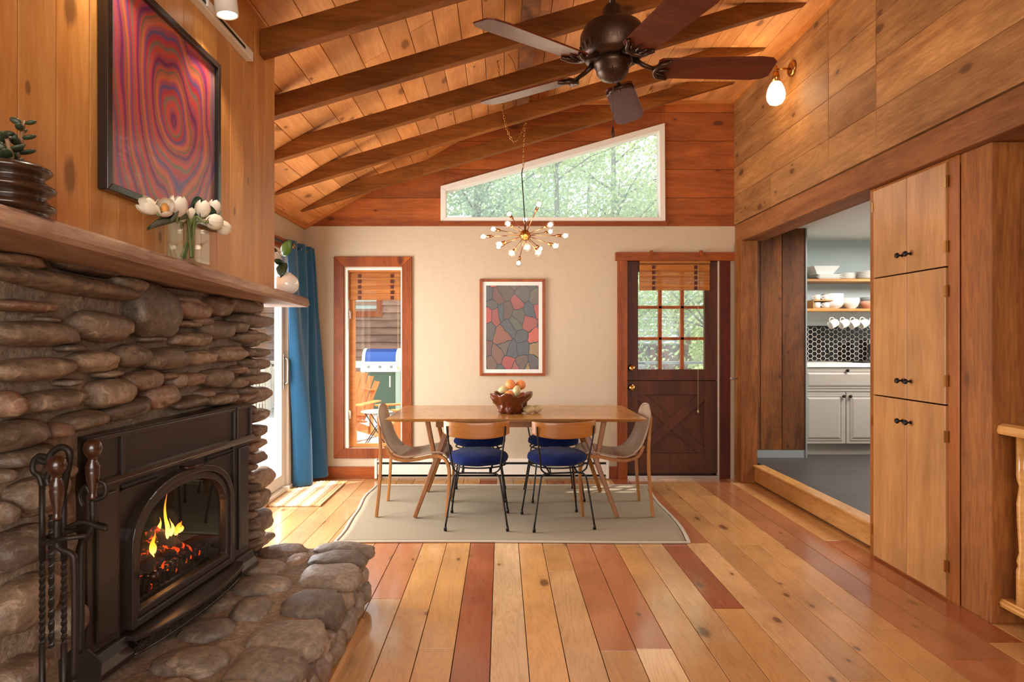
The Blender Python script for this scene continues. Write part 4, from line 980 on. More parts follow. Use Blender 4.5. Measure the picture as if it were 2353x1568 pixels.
for px, py, Y, lab, nm, end in ((131, 1195, 1.50, 'fireplace poker with a turned wood knob handle, on the left side of the stand', 'fireplace_poker', 0), (213, 1148, 1.60, 'fireplace shovel with a turned wood knob handle, nearest the insert', 'fireplace_shovel', 1)):
    p = T0(px, py, Y); o = thing(nm, lab, 'fireplace tool', (p.x, p.y, tz), group='tools on the fireplace stand')
    U = MB(); U.lathe(KN, p, 16); U.build('knob_handle', M['knobwood'], o)
    U = MB()
    if end == 0: pts = [(131, 1196, Y), (131, 1250, Y), (140, 1262, Y), (165, 1275, Y), (171, 1300, Y), (172, 1440, Y), (170, 1560, Y)]
    else: pts = [(213, 1150, Y), (213, 1205, Y), (200, 1235, Y), (188, 1265, Y), (187, 1420, Y), (184, 1500, Y)]
    U.tube(catmull([T0(*q) for q in pts], 5), .0075, 8); U.build('shaft', M['iron'], o)
    e = T0(*pts[-1]); U = MB()
    if end == 0: U.tube([e, (e.x, e.y, e.z - .04), (e.x + .02, e.y - .02, e.z - .02)], [.0065, .006, .002], 8); U.build('poker_tip', M['iron'], o)
    else: U.prism([(e.x - .05, e.z - .12), (e.x + .05, e.z - .12), (e.x + .055, e.z - .02), (e.x + .02, e.z + .01), (e.x - .02, e.z + .01), (e.x - .055, e.z - .02)], 'y', e.y - .002, e.y + .002); U.build('shovel_pan', M['iron'], o, bevel=.001)
p = T0(118, 1250, 1.585); o = thing('fireplace_brush', 'twisted iron fireplace brush hanging between the two uprights', 'fireplace tool', (p.x, p.y, tz), group='tools on the fireplace stand')
U = MB(); twist(U, p.x, p.y, z_at(1500), z_at(1190)); U.build('shaft', M['iron'], o); U = MB(); U.lathe([(.012, 0), (.03, .02), (.034, .10), (.02, .13), (.008, .14)], (p.x, p.y, tz + .02), 14); U.build('bristles', M['black'], o)
# ---- framed striped print on the panelling
XA = -1.10
def framed(name, label, cat, loc, w, h, fw, fmat, mat_w, art, rz, glass=False, depth=.03):
    t = thing(name, label, cat, loc, rz)                       # local: x across, z up, face towards -y
    U = MB(); frame_rect(U, -w / 2, w / 2, 0, h, fw, -depth, 0); U.build('picture_frame', fmat, t, local=True, bevel=.002)
    if mat_w: U = MB(); U.box(-w / 2 + fw, w / 2 - fw, -.012, -.006, fw, h - fw); U.build('mat_board', M['mat'], t, local=True)
    U = MB(); a, b, c, d = -w / 2 + fw + mat_w, w / 2 - fw - mat_w, fw + mat_w, h - fw - mat_w
    U.box(a, b, -.014, -.012, c, d); U.build('print', art, t, local=True)
    if glass: U = MB(); U.box(-w / 2 + fw, w / 2 - fw, -.020, -.018, fw, h - fw); U.build('picture_glass', M['artglass'], t, local=True)
    return t
# rotated so that local -y looks to +X
t = framed('framed_print', 'large black framed print of red and blue stripes on the pine panelling above the mantel', 'framed print', (-1.128, 2.115, 1.742), .71, .655, .022, M['frameb'], 0, M['art1'], PI / 2)
pr = [o for o in COL.objects if o.parent == t and o.name.startswith('print')][0]
# ---- track light on the panelling
tr = thing('light_track', 'white light track mounted on the pine panelling above the framed print', 'light track', (-1.115, 1.6, 2.57))
U = MB(); U.box(-1.13, -1.098, .9, 2.79, 2.552, 2.592); U.build('rail', M['white'], tr, bevel=.002)
U = MB(); U.box(-1.099, -1.0965, .9, 2.70, 2.566, 2.578, (0, 0, 0)); U.build('rail_slot', M['black'], tr)
for i, (Y, lab) in enumerate(((2.38, 'lit white cylinder spotlight at the far end of the track'), (1.75, 'lit white cylinder spotlight on the track over the left of the print'))):
    sp = thing('track_spotlight', lab, 'spotlight', (-1.035, Y, 2.545), group='spotlights on the track')
    U = MB(); c = (-1.035, Y, 2.58); ax = (.10, .05, -1)
    d = Vector(ax).normalized(); base = Vector((-1.035, Y, 2.545)) - d * .12
    U.lathe([(.0, 0), (.036, 0), (.041, .006), (.041, .120), (.037, .120), (.036, .112), (.0, .112)], base, 28, ax); U.build('housing', M['white'], sp)
    U = MB(); U.lathe([(0, 0), (.0355, 0), (.0355, .001), (0, .001)], base + d * .114, 24, ax); U.build('lens', M['spotface'], sp)
    U = MB(); U.tube([base + d * .04, (-1.09, Y, base.z - .01)], .008, 8); U.box(-1.097, -1.088, Y - .04, Y + .04, 2.56, 2.584); U.build('bracket', M['white'], sp)
    lamp('track_spot_light', 'SPOT', tuple(base + d * .13), 14, (1, .86, .66), .03, aim=(.1 if i else .05, .05, -1), spot=R(95))
# ------------------------------------------------------------------ mantel top
def pot_profile():
    out = [(0, 0), (.070, 0)]
    for i in range(37):
        t = i / 36; out.append((.070 + .010 * math.sin(t * 2 * PI * 2.6 - .6) - .008 * t + .006 * math.sin(t * PI), .003 + .107 * t))
    return out + [(.05, .105), (.045, .09), (0, .09)]
pc = on_x(30, 470, -1.075); zt_ = mantel_top(1.38)
t = thing('plant_pot', 'dark ribbed turned wood pot at the left end of the mantel', 'plant pot', (-1.075, 1.385, zt_))
U = MB(); U.lathe(pot_profile(), (-1.075, 1.385, zt_), 36); U.build('pot_body', M['potwood'], t)
t = thing('jade_plant', 'small dark succulent with rounded leaves growing in the ribbed wood pot', 'plant', (-1.075, 1.385, zt_ + .09))
U = MB(); U.lathe([(0, 0), (.055, 0), (.05, .008), (0, .01)], (-1.075, 1.385, zt_ + .09), 16); U.build('soil', M['soot'], t)
U = MB(); V = MB(); lr = random.Random(3)
for sx, sy, h in ((.004, .006, .125), (-.012, -.008, .09), (.012, -.03, .07)):
    base = Vector((-1.075 + .0, 1.385, zt_ + .09)); top = base + Vector((sx * 2, sy * 2 + .012, h)); U.tube([base, base.lerp(top, .5) + Vector((.004, .002, 0)), top], [.006, .005, .0035], 7)
    n = int(h / .016)
    for i in range(n):
        f = (i + .6) / n; p = base.lerp(top, f)
        for sgn in (1, -1):
            a = i * PI / 2 + .4 + (0 if sgn > 0 else PI); ln = .019 * (1.15 - f * .55); dd = Vector((math.cos(a), math.sin(a), .35)).normalized()
            q = Vector((1, 0, 0)).rotation_difference(dd).to_matrix().to_3x3(); V.ball(p + dd * (ln + .003), (ln, ln * .62, .0045), 10, 6, M=q)
U.build('stem', M['stemb'], t); V.build('leaves', M['succ'], t)
# glass vase with tulips
vb = on_x(432, 610, -1.06); vy = 2.15; vx = -1.065; vz = mantel_top(vy)
t = thing('glass_vase', 'clear square glass vase holding the white tulips on the mantel', 'vase', (vx, vy, vz)); w = .046; hh = .150
U = MB()
for s_ in (-1, 1):
    U.box(vx - w, vx + w, vy + s_ * w - .003, vy + s_ * w + .003, vz, vz + hh); U.box(vx + s_ * w - .003, vx + s_ * w + .003, vy - w, vy + w, vz, vz + hh)
U.box(vx - w, vx + w, vy - w, vy + w, vz + .001, vz + .014); U.build('glass_walls', M['vase'], t, bevel=.0015)
def tulip_bloom(U, c, d, r, openn=0):
    q = Vector((0, 0, 1)).rotation_difference(Vector(d).normalized()).to_matrix()
    for k in range(6):
        a0 = k * PI / 3 + (.2 if k % 2 else 0); rr = r * (1 if k % 2 else .93)
        def pt(u, v):
            a = a0 + (u - .5) * 1.45 * (math.sin(PI * min(v * .93 + .07, 1)) ** .5)
            rad = rr * (math.sin(PI * (v * (.80 - openn * .25) + .04)) ** .62) * (1 + .0 * u); z = -r * .2 + r * 2.25 * v - r * .12 * abs(u - .5)
            return c + q @ Vector((rad * math.cos(a), rad * math.sin(a), z))
        U.grid(pt, 6, 9, (rng.random(), rng.random(), rng.random()))
TL = [((345, 478), -1.03, (-.3, -.8, .35), .026, 1), ((378, 482), -1.00, (.5, -.75, .3), .027, 1), ((409, 478), -1.02, (.15, -.2, 1), .029, 0), ((437, 497), -1.07, (0, .1, 1), .022, 0), ((465, 484), -1.03, (.1, .2, 1), .026, 0), ((491, 480), -1.06, (.05, .35, 1), .024, 0),
      ((488, 510), -1.00, (.2, .8, .15), .028, 0), ((510, 522), -1.00, (.2, .9, -.25), .026, 0), ((417, 495), -1.07, (0, 0, 1), .024, 0)]
wh = ['leftmost white tulip, leaning out over the mantel', 'open white tulip showing its yellow centre, second from the left', 'tall closed white tulip rising left of the middle', 'white tulip half hidden behind the dark upright leaf', 'closed white tulip upright on the right of the bunch', 'highest white tulip at the back right of the bunch', 'large white tulip drooping to the right, upper of two', 'lowest white tulip drooping farthest right', 'small white tulip behind the tall closed one']
for i, ((px, py), X, d, r, op) in enumerate(TL):
    c = on_x(px, py, X); fo = Vector((vx + rng.uniform(-.03, .03), vy + rng.uniform(-.035, .035), vz + .02)); d = Vector(d).normalized()
    tt = thing('tulip', wh[i] + ' in the glass vase', 'tulip', tuple(fo), group='white tulips in the vase')
    b = c - d * r * .9; mid = Vector((vx + (b.x - vx) * .3, vy + (b.y - vy) * .35, vz + hh + .005))
    if (mid.y - vy) > .045: mid.y = vy + .045
    if (mid.y - vy) < -.045: mid.y = vy - .045
    U = MB(); U.tube(catmull([fo, mid, b - d * .02, b + d * .004], 6), .0034, 7); U.build('stem', M['stem'], tt)
    U = MB(); tulip_bloom(U, b + d * r * .2, d, r, .55 if op and i == 1 else (.3 if op else 0)); U.build('bloom', M['petal'], tt)
    if i == 1: U = MB(); U.ball(b + d * r * 1.2, (r * .4, r * .4, r * .6), 10, 8); U.build('stamens', M['stamen'], tt)
    if i in (0, 1, 3, 4, 6):
        ang = (-2.2, -2.6, 1.2, .6, 1.5)[(0, 1, 3, 4, 6).index(i)]; ln = (.085, .075, .10, .06, .075)[(0, 1, 3, 4, 6).index(i)]; out = Vector((.3 + .3 * math.cos(ang), math.sin(ang), (-.12 if i in (0, 1) else 1.5 if i == 3 else .35))).normalized(); st_ = mid - Vector((0, 0, .008)); ln *= .95 if i == 3 else 1.45
        if i in (0, 1): dv = (on_x(338, 519, -1.01) if i == 0 else on_x(388, 503, -1.0)) - st_; ln = dv.length; out = dv / ln
        def lf(u, v):
            wv = .021 * math.sin(PI * (v * .92 + .04)) ** .7; sv = Vector((.45, .1, .9)) if i != 3 else Vector((.2, 1, 0)); side = (sv - out * sv.dot(out)).normalized()
            return st_ + out * ln * v + Vector((0, 0, (.012 if i in (0, 1) else .03) * math.sin(v * 2.2) - .022 * v * v)) + side * (u - .5) * 2 * wv + Vector((0, 0, abs(u - .5) * .008))
        U = MB(); U.grid(lf, 4, 12); U.build('leaf', M['leaf'], tt, solid=.0012)
# round white vase with a leafy branch
rx_, ry_ = -1.135, 3.33; rz_ = mantel_top(ry_)
t = thing('round_vase', 'glossy white round vase at the far right end of the mantel', 'vase', (rx_, ry_, rz_))
U = MB(); pr_ = [(0, 0), (.028, 0)] + [(.062 * math.sin(a) if a < 2.7 else .027, .058 - .060 * math.cos(a)) for a in [R(28 + i * 9) for i in range(15)]] + [(.024, .119), (.0, .108)]
U.lathe(pr_, (rx_, ry_, rz_), 36); U.build('vase_body', M['ceramic'], t)
t = thing('leafy_branch', 'green leafy branch standing in the round white vase', 'branch', (rx_, ry_, rz_ + .1))
P_ = lambda x, y, d=0: on_y(x, y, ry_ - .01 + d)
U = MB(); bp = catmull([(rx_, ry_, rz_ + .09), P_(655, 612), P_(650, 600), P_(640, 580), P_(634, 572)], 5); U.tube(bp, .0022, 6); U.tube([P_(640, 580), P_(655, 576)], .0018, 6); U.tube([P_(653, 608), P_(640, 600)], .0018, 6); U.build('twig', M['stemb'], t)
for j, (a, b, w_, m_) in enumerate((((636, 578), (601, 561), .016, 'leaf'), ((650, 588), (667, 551), .030, 'leafg'), ((652, 606), (626, 597), .016, 'leaf'), ((650, 602), (644, 638), .034, 'leaf'))):
    A, B = P_(*a, .0), P_(*b, -.02 - .01 * j); side = (B - A).cross(Vector((.15, 1, .1))).normalized()
    def lf(u, v, A=A, B=B, side=side, w_=w_):
        return A.lerp(B, v) + side * (u - .5) * w_ * 2 * math.sin(PI * v ** .8) ** .8 * (1.0 if v < .99 else 0) + Vector((0, -.012 * math.sin(PI * v) + .02 * abs(u - .5), 0))
    U = MB(); U.grid(lf, 6, 12); U.build('leaf', M[m_], t, solid=.001)
# ------------------------------------------------------------------ rugs
rug_o = [(-1.10, 4.116), (1.225, 4.116), (1.31, 4.55), (1.30, 5.0), (1.33, 5.71), (-1.14, 5.71), (-1.15, 5.2), (-1.13, 4.7)]
U = MB()
def rugp(u, v, g=0):
    wob = .012 * math.sin(v * 7) + .006 * math.sin(v * 15); x0 = -1.085 + .0 - .06 * v + wob + g; x1 = 1.215 + .10 * v + .02 * math.sin(v * 6.5) - g
    y0 = 4.105 + .012 * math.sin(u * 5) + g; y1 = 5.71 - g
    z = .005 + .0035 * max(0, math.sin(v * 10)) * (abs(u - .5) * 2) ** 6
    return Vector((x0 + (x1 - x0) * u, y0 + (y1 - y0) * v, z))
t = thing('area_rug', 'pale woven rectangular rug under the dining table', 'rug', (.06, 4.9, 0))
U.grid(lambda u, v: rugp(u, v, .018) + Vector((0, 0, .001)), 60, 50, (0, 0, 0)); U.build('weave', M['rug'], t, solid=.008)
ed = [rugp(i / 40, 0) for i in range(41)] + [rugp(1, i / 40) for i in range(1, 41)] + [rugp(1 - i / 40, 1) for i in range(1, 41)] + [rugp(0, 1 - i / 40) for i in range(1, 40)]
U = MB(); U.tube([p + Vector((0, 0, .002)) for p in ed], .013, 8, closed=True, sq=(.55, 1)); U.build('binding', M['bind'], t)
t = thing('door_mat', 'striped jute mat on the floor in front of the patio door', 'mat', (-1.655, 5.43, 0))
U = MB(); U.grid(lambda u, v: Vector((-1.865 + .43 * u, 5.0 + .86 * v, .008 + .002 * math.sin(u * 90))), 90, 12, (0, 0, 0)); U.build('mat_weave', M['jute'], t, solid=.010)
U = MB()
for i in range(44):
    x = -1.862 + .0098 * i
    for y_, s_ in ((5.0, -1), (5.86, 1)): U.bar((x, y_, .008), (x + .002, y_ + s_ * .014, .003), .005, .004)
U.build('fringe', M['jute'], t)
# ------------------------------------------------------------------ dining table
t = thing('dining_table', 'long walnut dining table with tapered edge and splayed Y-shaped legs', 'table', (.105, 5.04, 0)); tc_, yc = .105, 5.04
hw, hd = .945, .4725
U = MB()
lev = [(hw, hd, .750), (hw, hd, .746), (hw - .045, hd - .045, .722)]
vs = [(tc_ + sx * a, yc + sy * b, z) for a, b, z in lev for sx, sy in ((-1, -1), (1, -1), (1, 1), (-1, 1))]
fs = [(0, 1, 2, 3), (11, 10, 9, 8)] + [(l * 4 + i, (l + 1) * 4 + i, (l + 1) * 4 + (i + 1) % 4, l * 4 + (i + 1) % 4) for l in range(2) for i in range(4)]
U.add(vs, fs, (.5, .5, .5)); U.build('tabletop', M['table'], t, bevel=.0015)
U = MB(); U.box(tc_ - .60, tc_ + .60, yc - .30, yc - .27, .665, .722); U.box(tc_ - .60, tc_ + .60, yc + .27, yc + .30, .665, .722); U.box(tc_ - .60, tc_ - .57, yc - .27, yc + .27, .665, .722); U.box(tc_ + .57, tc_ + .60, yc - .27, yc + .27, .665, .722); U.build('apron', M['tleg'], t, bevel=.002)
for sx in (-1, 1):
    for sy in (-1, 1):
        ft = Vector((tc_ + sx * .745, yc + sy * .40, .015)); tp = Vector((tc_ + sx * .49, yc + sy * .29, .722)); jn = ft.lerp(tp, .60)
        U = MB(); U.bar(ft, tp, .030, .036, up=(0, 1, 0), w2=.042, h2=.045); U.bar(jn - (tp - jn) * .08, Vector((tc_ + sx * .665, yc + sy * .30, .722)), .030, .040, up=(0, 1, 0), w2=.036, h2=.042)
        U.build('leg', M['tleg'], t, bevel=.006)
# ---- wire chairs with blue cushions (local: faces +y)
def wire_chair(loc, rz, label, bt=.745):
    t = thing('wire_chair', label, 'chair', loc, rz, group='blue cushioned wire chairs at the dining table'); r = .0065
    def tb(U, pts, rr=r, n=5): U.tube(catmull(pts, n), rr, 8)
    for sx in (-1, 1):
        U = MB(); tb(U, [(sx * .212, -.225, .03), (sx * .165, -.205, .33), (sx * .150, -.200, .372), (sx * .115, -.198, .388), (0, -.198, .390)]); U.lathe([(.006, 0), (.0115, 0), (.0105, .02), (.0065, .032)], (sx * .213, -.2255, .0), 10); U.build('leg', M['black'], t, local=True)
        U = MB(); tb(U, [(sx * .210, .225, .03), (sx * .165, .175, .36), (sx * .15, .155, .40), (sx * .12, .12, .415), (sx * .10, -.10, .41), (sx * .10, -.198, .39)]); U.lathe([(.006, 0), (.0115, 0), (.0105, .02), (.0065, .032)], (sx * .211, .2258, .0), 10); U.build('leg', M['black'], t, local=True)
        U = MB(); tb(U, [(sx * .200, -.258, bt - .025), (sx * .192, -.250, bt - .11), (sx * .165, -.215, .45), (sx * .155, -.205, .415), (sx * .125, -.20, .392), (sx * .09, -.198, .388)], .006); U.build('back_rod', M['black'], t, local=True)
    U = MB(); U.tube([(.2 * math.cos(a * PI / 12), .01 + .185 * math.sin(a * PI / 12), .418) for a in range(24)], .006, 8, closed=True)
    for x in (-.09, .09): U.tube([(x, -.198, .39), (x, -.165, .42)], .005, 6)
    U.build('seat_ring', M['black'], t, local=True)
    U = MB()
    def bk(u, v):
        a = (u - .5) * 2; x = .222 * math.sin(a * 1.18) / math.sin(1.18); y = -.285 + .075 * abs(a) ** 2.6; z = bt - (.108 - .03 * abs(a) ** 2) * v - .0 * a * a + (.006 if v < .5 else 0) * abs(a)
        return Vector((x, y, z))
    U.grid(bk, 28, 6, (0, .4, .5)); U.build('backrest', M['band'], t, local=True, solid=.013, bevel=.002)
    U = MB(); sd_ = rng.uniform(0, 50)
    def cf(p):
        n = mnoise.noise(p * 2.2 + Vector((sd_, 0, 0))); a = math.atan2(p.y, p.x); e = math.copysign(abs(p.z) ** .75, p.z)
        ruf = 1 + .018 * math.sin(a * 26 + sd_) * (1 if p.z < .1 else .15)
        return Vector((p.x * ruf * (1 + .04 * n), p.y * ruf * (1 + .04 * n), e * (1 + .1 * n)))
    U.ball((0, .0, .468), (.213, .21, .058), 52, 20, fn=cf, col=(rng.random(), rng.random(), 0)); U.build('seat_cushion', M['velvet'], t, local=True)
    return t
wire_chair((-.170, 4.545, .014), R(-1), 'wire chair with blue cushion on the near side of the table, left of two')
wire_chair((.395, 4.545, .014), R(9), 'wire chair with blue cushion on the near side of the table, right of two')
wire_chair((-.185, 5.31, .014), R(180), 'wire chair with blue cushion on the far side of the table, left of two', .722)
wire_chair((.435, 5.31, .014), R(186), 'wire chair with blue cushion on the far side of the table, right of two', .722)
# ---- bentwood shell chairs at the table ends (local: faces +x)
def shell_chair(loc, rz, label):
    t = thing('plywood_chair', label, 'chair', loc, rz, group='bentwood shell chairs at the table ends')
    prof = catmull([(-.030, 0, .812), (-.024, 0, .74), (.006, 0, .62), (.048, 0, .52), (.11, 0, .458), (.18, 0, .430), (.27, 0, .436), (.36, 0, .455), (.44, 0, .466), (.492, 0, .45), (.515, 0, .418)], 5); n = len(prof) - 1
    def sh(u, v):
        f = v * n; i = min(int(f), n - 1); p = prof[i].lerp(prof[i + 1], f - i)
        if v < .3: w_ = .105 + (.215 - .105) * math.sin(min(1, v / .3) * PI / 2) ** .55 if v > 0 else .04
        else: w_ = .215
        if v < .10: w_ = .03 + .165 * math.sqrt(v / .10)
        if v >= .10 and v < .3: w_ = .195 + .02 * ((v - .10) / .20)
        a = (u - .5) * 2; dish = .020 * a * a
        return Vector((p.x + (dish if v < .4 else 0), a * w_, p.z + (dish * .4 if v > .4 else 0)))
    U = MB(); U.grid(sh, 20, 60, (.3, .5, .5)); U.build('seat_shell', M['ply'], t, local=True, solid=.011)
    for sy in (-1, 1):
        y = sy * .222
        U = MB(); U.tube(catmull([(-.012, sy * .235, 0), (.010, y, .25), (.016, y - sy * .005, .45), (.008, y - sy * .012, .60), (-.018, y - sy * .05, .735)], 5), [.020] * 15 + [.018, .017, .016, .014, .011, .006], 4, sq=(1.0, .75)); U.build('rear_leg', M['plyedge'], t, local=True, bevel=.003)
        U = MB(); U.tube(catmull([(.050, y - sy * .02, .52), (.09, y - sy * .02, .442), (.17, y - sy * .02, .412), (.27, y - sy * .02, .416), (.38, y - sy * .015, .438), (.46, y - sy * .01, .440), (.507, y, .405), (.525, y, .33), (.520, y, .18), (.505, sy * .228, 0)], 5), .019, 4, sq=(.85, .9)); U.build('front_leg', M['plyedge'], t, local=True, bevel=.003)
    return t
shell_chair((-.915, 4.90, .014), 0, 'bentwood shell chair at the left end of the dining table, by the window')
shell_chair((1.105, 4.90, .014), R(180), 'bentwood shell chair at the right end of the dining table, by the door')
# ---- burl bowl with fruit
bx, by, bz = .072, 4.93, .75
t = thing('burl_bowl', 'glossy dark red burl wood bowl of fruit in the middle of the dining table', 'bowl', (bx, by, bz))
U = MB(); sd_ = Vector((3.3, 1.2, 9))
prof = [(0, 0), (.07, .0), (.085, .01), (.11, .05), (.135, .095), (.155, .13), (.165, .148), (.150, .150), (.13, .125), (.10, .085), (.06, .055), (0, .05)]
nn = 72; vs = []; fs = []
pf = []
for i in range(len(prof) - 1):
    for k in range(3): f = k / 3; pf.append((prof[i][0] * (1 - f) + prof[i + 1][0] * f, prof[i][1] * (1 - f) + prof[i + 1][1] * f))
pf.append(prof[-1])
for j, (r_, z_) in enumerate(pf):
    for k in range(nn):
        a = 2 * PI * k / nn; p = Vector((math.cos(a), math.sin(a), z_ * 9))
        n1 = mnoise.noise(p * 2.0 + sd_); n2 = mnoise.noise(p * 5.0 + sd_); g = min(1, r_ / .08)
        rr = r_ + g * (.030 * n1 + .014 * n2) * (1 if j < 21 else .3); zz = z_ + (.035 * n1 + .01 * n2) * max(0, (z_ - .08) / .07) * g
        vs.append((bx + rr * math.cos(a), by + rr * math.sin(a), bz + max(0, zz)))
for j in range(len(pf) - 1):
    for k in range(nn): fs.append((j * nn + k, j * nn + (k + 1) % nn, (j + 1) * nn + (k + 1) % nn, (j + 1) * nn + k))
U.add(vs, fs, (.5, .5, .5), 0, True); U.build('bowl_body', M['burl'], t)
def fruit(px, py, Y, r, kind, label, squash=1.0, rot=0, z=None):
    c = on_y(px, py, Y)
    if z is not None: c.z = z
    U = MB(); M3 = Matrix.Rotation(rot, 3, 'Y')
    if kind == 'orange': U.ball(c, (r, r, r * .95), 22, 14); nm, cat, g = 'orange', 'orange', 'oranges in the burl bowl'
    else: U.ball(c, (r * .9, r * .9, r * 1.18), 20, 14, M=M3, fn=lambda p: p * (1 + .12 * abs(p.z) ** 6)); nm, cat, g = 'pale_fruit', 'fruit', 'pale yellow-green fruit on the table'
    tag(U.build(nm, M['orange' if kind == 'orange' else 'onion']), label, cat, g)
fruit(1173, 884, 4.90, .040, 'orange', 'orange on top of the fruit bowl, left of two')
fruit(1196.5, 885, 4.93, .040, 'orange', 'orange on top of the fruit bowl, right of two')
fruit(1170, 908, 4.86, .036, 'orange', 'orange low at the front of the fruit bowl')
fruit(1157, 896, 4.90, .033, 'p', 'pale fruit at the left of the bowl, under the oranges', rot=1.3)
fruit(1187, 899, 4.86, .034, 'p', 'pale upright fruit in the front middle of the bowl', rot=.2)
fruit(1215, 942, 4.90, .036, 'p', 'pale fruit lying on the table beside the bowl, nearer the bowl', rot=1.5, z=.783)
fruit(1234, 940, 4.95, .034, 'p', 'pale fruit lying on the table, farther right of two', rot=1.4, z=.781)
# ---- framed print on the back wall
framed('framed_print', 'small brown framed patchwork print with white mat on the cream back wall', 'framed print', (.100, YB - .001, .980), .622, .922, .026, M['trimv'], .036, M['art2'], 0, depth=.026)
# ------------------------------------------------------------------ ceiling fan
fx, fy = .465, 2.65
t = thing('ceiling_fan', 'oil-rubbed bronze ceiling fan with five reddish wood blades and a pull chain', 'ceiling fan', (fx, fy, 2.43))
c0 = (fx, fy, 0)
U = MB(); U.lathe([(0, 2.50), (.115, 2.50), (.128, 2.515), (.131, 2.54), (.136, 2.562), (.134, 2.60), (.118, 2.632), (.085, 2.652), (.05, 2.658), (.042, 2.672), (.040, 2.712), (.030, 2.725), (0, 2.726)], c0, 40); U.build('motor_housing', M['bronze'], t)
U = MB()
for k in range(28): a = k * 2 * PI / 28; U.bar((fx + .122 * math.cos(a), fy + .122 * math.sin(a), 2.512), (fx + .137 * math.cos(a), fy + .137 * math.sin(a), 2.55), .008, .006)
U.build('vent_ribs', M['bronze'], t)
U = MB(); U.lathe([(0, 2.405), (.012, 2.406), (.03, 2.41), (.05, 2.42), (.062, 2.435), (.066, 2.44), (.070, 2.465), (.077, 2.470), (.079, 2.485), (.074, 2.495), (.06, 2.505), (0, 2.505)], c0, 32); U.build('switch_housing', M['bronze'], t)
U = MB(); U.tube([(fx, fy, 2.70), (fx, fy, 3.56)], .0125, 12); U.build('downrod', M['bronze'], t)
U = MB(); U.lathe([(0, 3.50), (.03, 3.50), (.06, 3.53), (.068, 3.57), (.068, 3.596), (0, 3.596)], c0, 24); U.build('canopy', M['bronze'], t)
U = MB(); U.tube([(fx - .012, fy - .07, 2.445), (fx - .012, fy - .078, 2.40), (fx - .012, fy - .078, 2.19)], .0016, 5); U.lathe([(.002, 0), (.006, .006), (.0065, .02), (.004, .04), (.002, .045)], (fx - .012, fy - .078, 2.145), 10); U.build('pull_chain', M['bronze'], t)
for k in range(5):
    a = R(0 + 72 * k); ca, sa = math.cos(a), math.sin(a); rad = Vector((ca, sa, 0)); tan = Vector((-sa, ca, 0)); pit = R(-13)
    side = (tan * math.cos(pit) + Vector((0, 0, 1)) * math.sin(pit)).normalized(); nz = rad.cross(side)
    bl = [(.185, .050), (.20, .062), (.60, .074), (.65, .066), (.672, .045)]
    pts = [(r_, w_) for r_, w_ in bl] + [(r_, -w_) for r_, w_ in bl[::-1]]
    def PT(r_, w_, h_): return Vector((fx, fy, 2.462)) + rad * r_ + side * w_ + nz * h_
    U = MB(); n = len(pts); vs = [PT(r_, w_, .0035) for r_, w_ in pts] + [PT(r_, w_, -.0035) for r_, w_ in pts]
    U.add(vs, [tuple(range(n)), tuple(range(n, 2 * n))[::-1]] + [(i, n + i, n + (i + 1) % n, (i + 1) % n) for i in range(n)], (.4, .5, .5)); bld_ = U.build('blade', M['blade'], t, bevel=.001)
    U = MB(); U.tube([Vector((fx, fy, 2.50)) + rad * .09, Vector((fx, fy, 2.475)) + rad * .13, PT(.19, 0, -.010)], [.012, .010, .009], 8)
    U.tube(catmull([PT(.235, .058, -.008), PT(.215, .045, -.012), PT(.190, .035, -.014), PT(.175, 0, -.015), PT(.190, -.035, -.014), PT(.215, -.045, -.012), PT(.235, -.058, -.008)], 4), .009, 8)
    for sw in (-.028, 0, .028): U.tube([PT(.175, sw * .5, -.012), PT(.215, sw, -.011), PT(.24 if sw == 0 else .225, sw * 1.2, -.008)], [.006, .006, .003], 6)
    U.build('blade_iron', M['bronze'], t)
# ------------------------------------------------------------------ sputnik chandelier on a swagged chain
hc = Vector((.182, 4.9, 2.135)); sc_ = F / 4.9
t = thing('sputnik_chandelier', 'brass sputnik chandelier with lit round bulbs hanging over the dining table', 'chandelier', tuple(hc))
U = MB(); U.ball(hc, .044, 24, 16); U.tube([hc, hc + Vector((0, 0, .07))], .009, 10); U.build('hub', M['brass'], t)
BP = [(1110, 541), (1135, 517), (1163.6, 529), (1172, 481), (1210, 492), (1235.5, 482), (1268, 521), (1262, 530), (1299, 548), (1245, 559), (1275, 576), (1234, 594), (1208, 584), (1194, 593), (1173, 595), (1144, 573), (1148, 556)]
sg = [1, 1, -1, 1, 1, -1, 1, -1, -1, 1, -1, -1, -1, 1, -1, -1, 1]
for (px, py), s_ in zip(BP, sg):
    dx, dz = (px - 1207) / sc_, -(py - 541) / sc_; rem = .335 ** 2 - dx * dx - dz * dz; dy = s_ * math.sqrt(max(rem, 0)) * .95
    k = 1 + dy / 4.9; d = Vector((dx * k, dy, dz * k)); ln = d.length; d = d / ln
    e = hc + d * (ln - .07)
    U = MB(); U.tube([hc + d * .04, e], .0035, 8); arm = U.build('arm', M['copper'], t)
    U = MB(); U.lathe([(0, 0), (.010, 0), (.0115, .004), (.0115, .042), (0, .042)], e - d * .004, 14, d); U.build('socket', M['copper'], arm)
    U = MB(); b = e + d * .066; U.ball(b, .0165, 14, 10); U.build('lit_bulb', M['bulb'], arm)
    U = MB(); U.lathe([(.009, 0), (.010, .008), (.020, .02), (.0255, .034), (.0225, .048), (.010, .057), (0, .058)], e + d * .036, 16, d, caps=False); U.build('bulb_glass', M['bulbg'], arm)
lamp('chandelier_light', 'POINT', tuple(hc + Vector((0, -.1, -.12))), 9, (1, .80, .56), .28)
